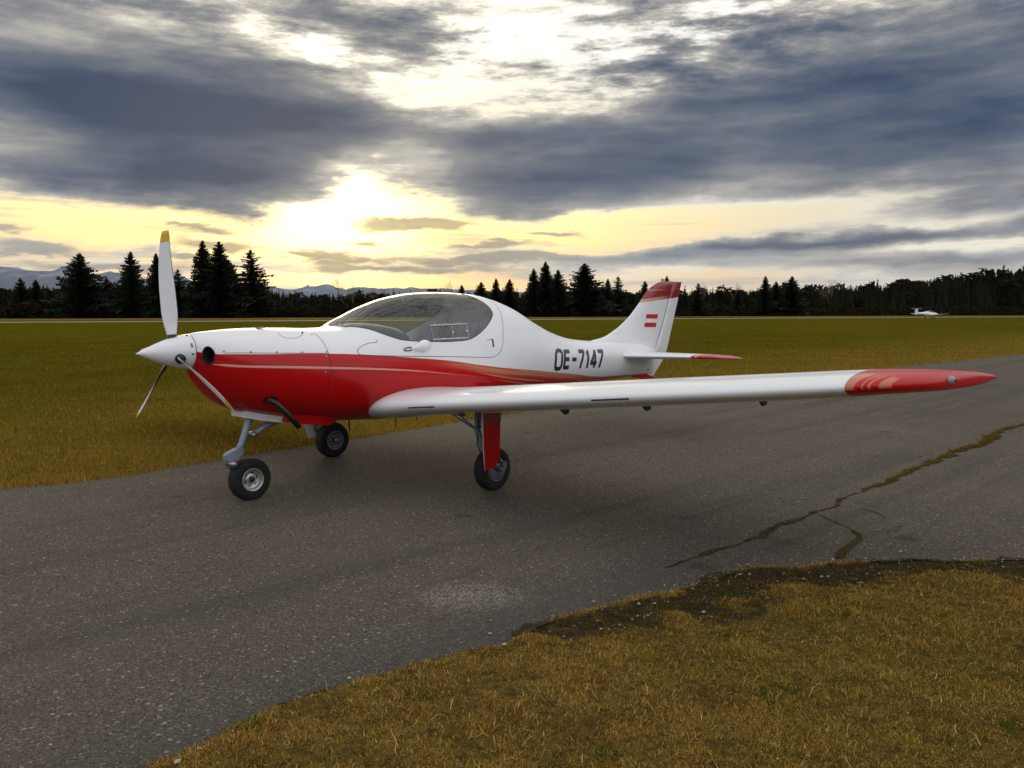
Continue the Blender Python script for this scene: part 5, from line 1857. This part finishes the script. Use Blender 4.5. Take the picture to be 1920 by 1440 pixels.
# ================================================================== mountains far to the south
M_ROCK, b, p = material('mountain_rock', 0.95, spec=0.0)
oc = b.node('ShaderNodeTexCoord').outputs['Object']
rx, ry, rz_ = b.sep(oc)
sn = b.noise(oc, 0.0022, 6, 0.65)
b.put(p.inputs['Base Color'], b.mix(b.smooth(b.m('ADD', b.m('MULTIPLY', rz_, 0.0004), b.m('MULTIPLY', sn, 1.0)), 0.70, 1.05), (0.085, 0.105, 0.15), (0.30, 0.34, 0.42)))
RIDGE_A = [(-700, 520), (-500, 500), (-300, 510), (-150, 498), (-40, 503), (0, 500), (30, 501), (45, 505), (70, 508), (95, 508), (110, 503), (123, 498), (140, 505), (170, 514), (185, 513), (205, 509), (225, 512), (245, 520), (300, 524), (330, 515), (345, 518), (365, 530), (420, 540), (480, 545), (560, 560)]
RIDGE_B = [(430, 552), (480, 538), (505, 536), (525, 540), (545, 543), (562, 541), (576, 535), (577, 533), (579, 537), (594, 536), (608, 532), (618, 534), (632, 540), (650, 543), (668, 538), (690, 539), (720, 541), (740, 539), (758, 541), (768, 538), (790, 541), (830, 541), (880, 544), (930, 545), (1000, 549), (1100, 548), (1200, 551), (1300, 556), (1500, 560), (1800, 566), (2300, 570)]
for ridge, D in ((RIDGE_A, 17000.0), (RIDGE_B, 26000.0)):
    us = np.arange(ridge[0][0], ridge[-1][0], 3.0)
    top_v = np.interp(us, *np.array(ridge).T) + 1.6 * smooth_noise(us * 0.12, us * 0, int(D) % 97, 4, 0.6)
    rows = [(-0.22, 0.0), (-0.15, 0.25), (-0.09, 0.52), (-0.04, 0.80), (0.0, 1.0), (0.05, 0.72), (0.14, 0.2), (0.2, 0.0)]
    V = []
    for dr, hf in rows:
        for u, v in zip(us, top_v):
            pt = ray_at(u, v, D)
            g_ = float(smooth_noise(np.array([u * 0.035 + dr * 9]), np.array([dr * 40.0]), 5, 3, 0.6)[0]) if 0 < hf < 1 else 0
            V.append((pt.x * (1 + dr), pt.y * (1 + dr), max(0, pt.z * (hf + 0.16 * g_))))
    m_ = len(us)
    F = [(r_ * m_ + i, r_ * m_ + i + 1, (r_ + 1) * m_ + i + 1, (r_ + 1) * m_ + i) for r_ in range(len(rows) - 1) for i in range(m_ - 1)]
    tag(mesh_obj('mountains', V, F, M_ROCK), kind='structure')

# the air between: thin haze that greys the far ridges
HZ = bpy.data.materials.new('thin_haze')
HZ.use_nodes = True
t_ = HZ.node_tree
t_.nodes.clear()
vol = t_.nodes.new('ShaderNodeVolumePrincipled')
vol.inputs['Color'].default_value = (0.86, 0.90, 1.0, 1)
vol.inputs['Density'].default_value = 1.0e-5
vol.inputs['Anisotropy'].default_value = 0.35
oo = t_.nodes.new('ShaderNodeOutputMaterial')
t_.links.new(vol.outputs[0], oo.inputs['Volume'])
hv, hf_ = box((0, 3000, 524), (96000, 96000, 1050))
tag(mesh_obj('haze', hv, hf_, HZ, smooth=False), kind='stuff')

# ================================================================== second aeroplane, parked by the runway
jet = empty('trainer_aircraft', (86.6, 172.5, 0), R(22))
jet.scale = (0.84, 0.84, 0.84)
tag(jet, 'small white T-tail aeroplane standing beside the far runway before the dark wood', 'aeroplane')
# its axes: x forward, y left, z up
sx = [(-4.6, .16, 1.02, 1.32), (-3.6, .20, .95, 1.36), (-2.4, .28, .82, 1.42), (-1.4, .40, .62, 1.56), (-.7, .54, .52, 1.66), (.1, .58, .50, 1.55), (.9, .54, .52, 1.42), (1.7, .44, .60, 1.32), (2.3, .30, .72, 1.18), (2.5, .14, .85, 1.08)]
rings = []
for x_, w_, z0, z1 in sx:
    rings.append([(x_, w_ * math.cos(a), (z0 + z1) / 2 + (z1 - z0) / 2 * math.sin(a)) for a in np.linspace(0, 2 * math.pi, 21)[:-1]])
fix_normals(mesh_obj('fuselage', *loft(rings), M_WHITE, jet))
rings = []
for x_, w_, z1 in ((-.95, .30, 1.60), (-.5, .44, 1.80), (0.0, .47, 1.88), (.5, .45, 1.78), (1.0, .36, 1.50), (1.2, .2, 1.36)):
    rings.append([(x_, w_ * math.cos(a), 1.2 + (z1 - 1.2) * max(0, math.sin(a)) ** .8) for a in np.linspace(0, math.pi, 14)])
glass2 = material('tinted_canopy', 0.1, (0.03, 0.035, 0.04))[0]
fix_normals(mesh_obj('canopy', *loft(rings), glass2, jet))
for sd_ in (-1, 1):
    rings = []
    for y_, le, te, z_ in ((.3, .75, -.55, .72), (2.5, .65, -.45, .86), (5.0, .52, -.30, 1.04), (5.35, .35, -.30, 1.08), (5.43, .1, -.30, 1.10)):
        rings.append([(le - (le - te) * a / (te - le) * -1 if False else le - a, sd_ * y_, z_ + c) for a, c in foil(le - te, .13 if y_ < 5.2 else .08, 14)])
    wg_ = fix_normals(mesh_obj('wing', *loft(rings), M_WHITE, jet))
    rings = [[(-4.15 - .0 * y_ - a, sd_ * y_, 2.30 + c) for a, c in foil(.80 - .15 * y_ / 1.3, .10, 12, camber=0)] for y_ in (.0, .7, 1.25, 1.33)]
    fix_normals(mesh_obj('tailplane', *loft(rings), M_WHITE, jet))
    c0_ = (-.35, sd_ * .95, .22)
    mesh_obj('main_leg', *tube([(-.2, sd_ * .4, .62), (-.33, sd_ * .85, .30)], [.05, .04], 8), M_WHITE, jet)
    mesh_obj('main_wheel', *lathe([(-.07, .12), (-.06, .20), (.06, .20), (.07, .12)], c0_, 'y', 18), M_TYRE, jet)
fix_normals(mesh_obj('fin', *loft([[(-3.75 - .22 * (z_ - 1.2) / 1.1 - a, c, z_) for a, c in foil(1.15 - .25 * (z_ - 1.2) / 1.1, .10, 12, camber=0)] for z_ in (.85, 1.2, 1.8, 2.30)]), M_WHITE, jet))
mesh_obj('nose_leg', *tube([(1.5, 0, .65), (1.62, 0, .26)], [.045, .03], 8), M_WHITE, jet)
mesh_obj('nose_wheel', *lathe([(-.06, .10), (-.05, .17), (.05, .17), (.06, .10)], (1.65, 0, .17), 'y', 18), M_TYRE, jet)
mesh_obj('spinner', *lathe([(2.51, .16), (2.65, .12), (2.80, .01)], (0, 0, .965), 'x', 16), M_WHITE, jet)
for a_ in (40, 220):
    d_ = Vector((0, math.sin(R(a_)), math.cos(R(a_))))
    mesh_obj('propeller_blade', *tube([Vector((2.6, 0, .965)) + d_ * r_ for r_ in (.1, .4, .85)], [.05, .06, .03], 8, .3), M_BACK, jet)
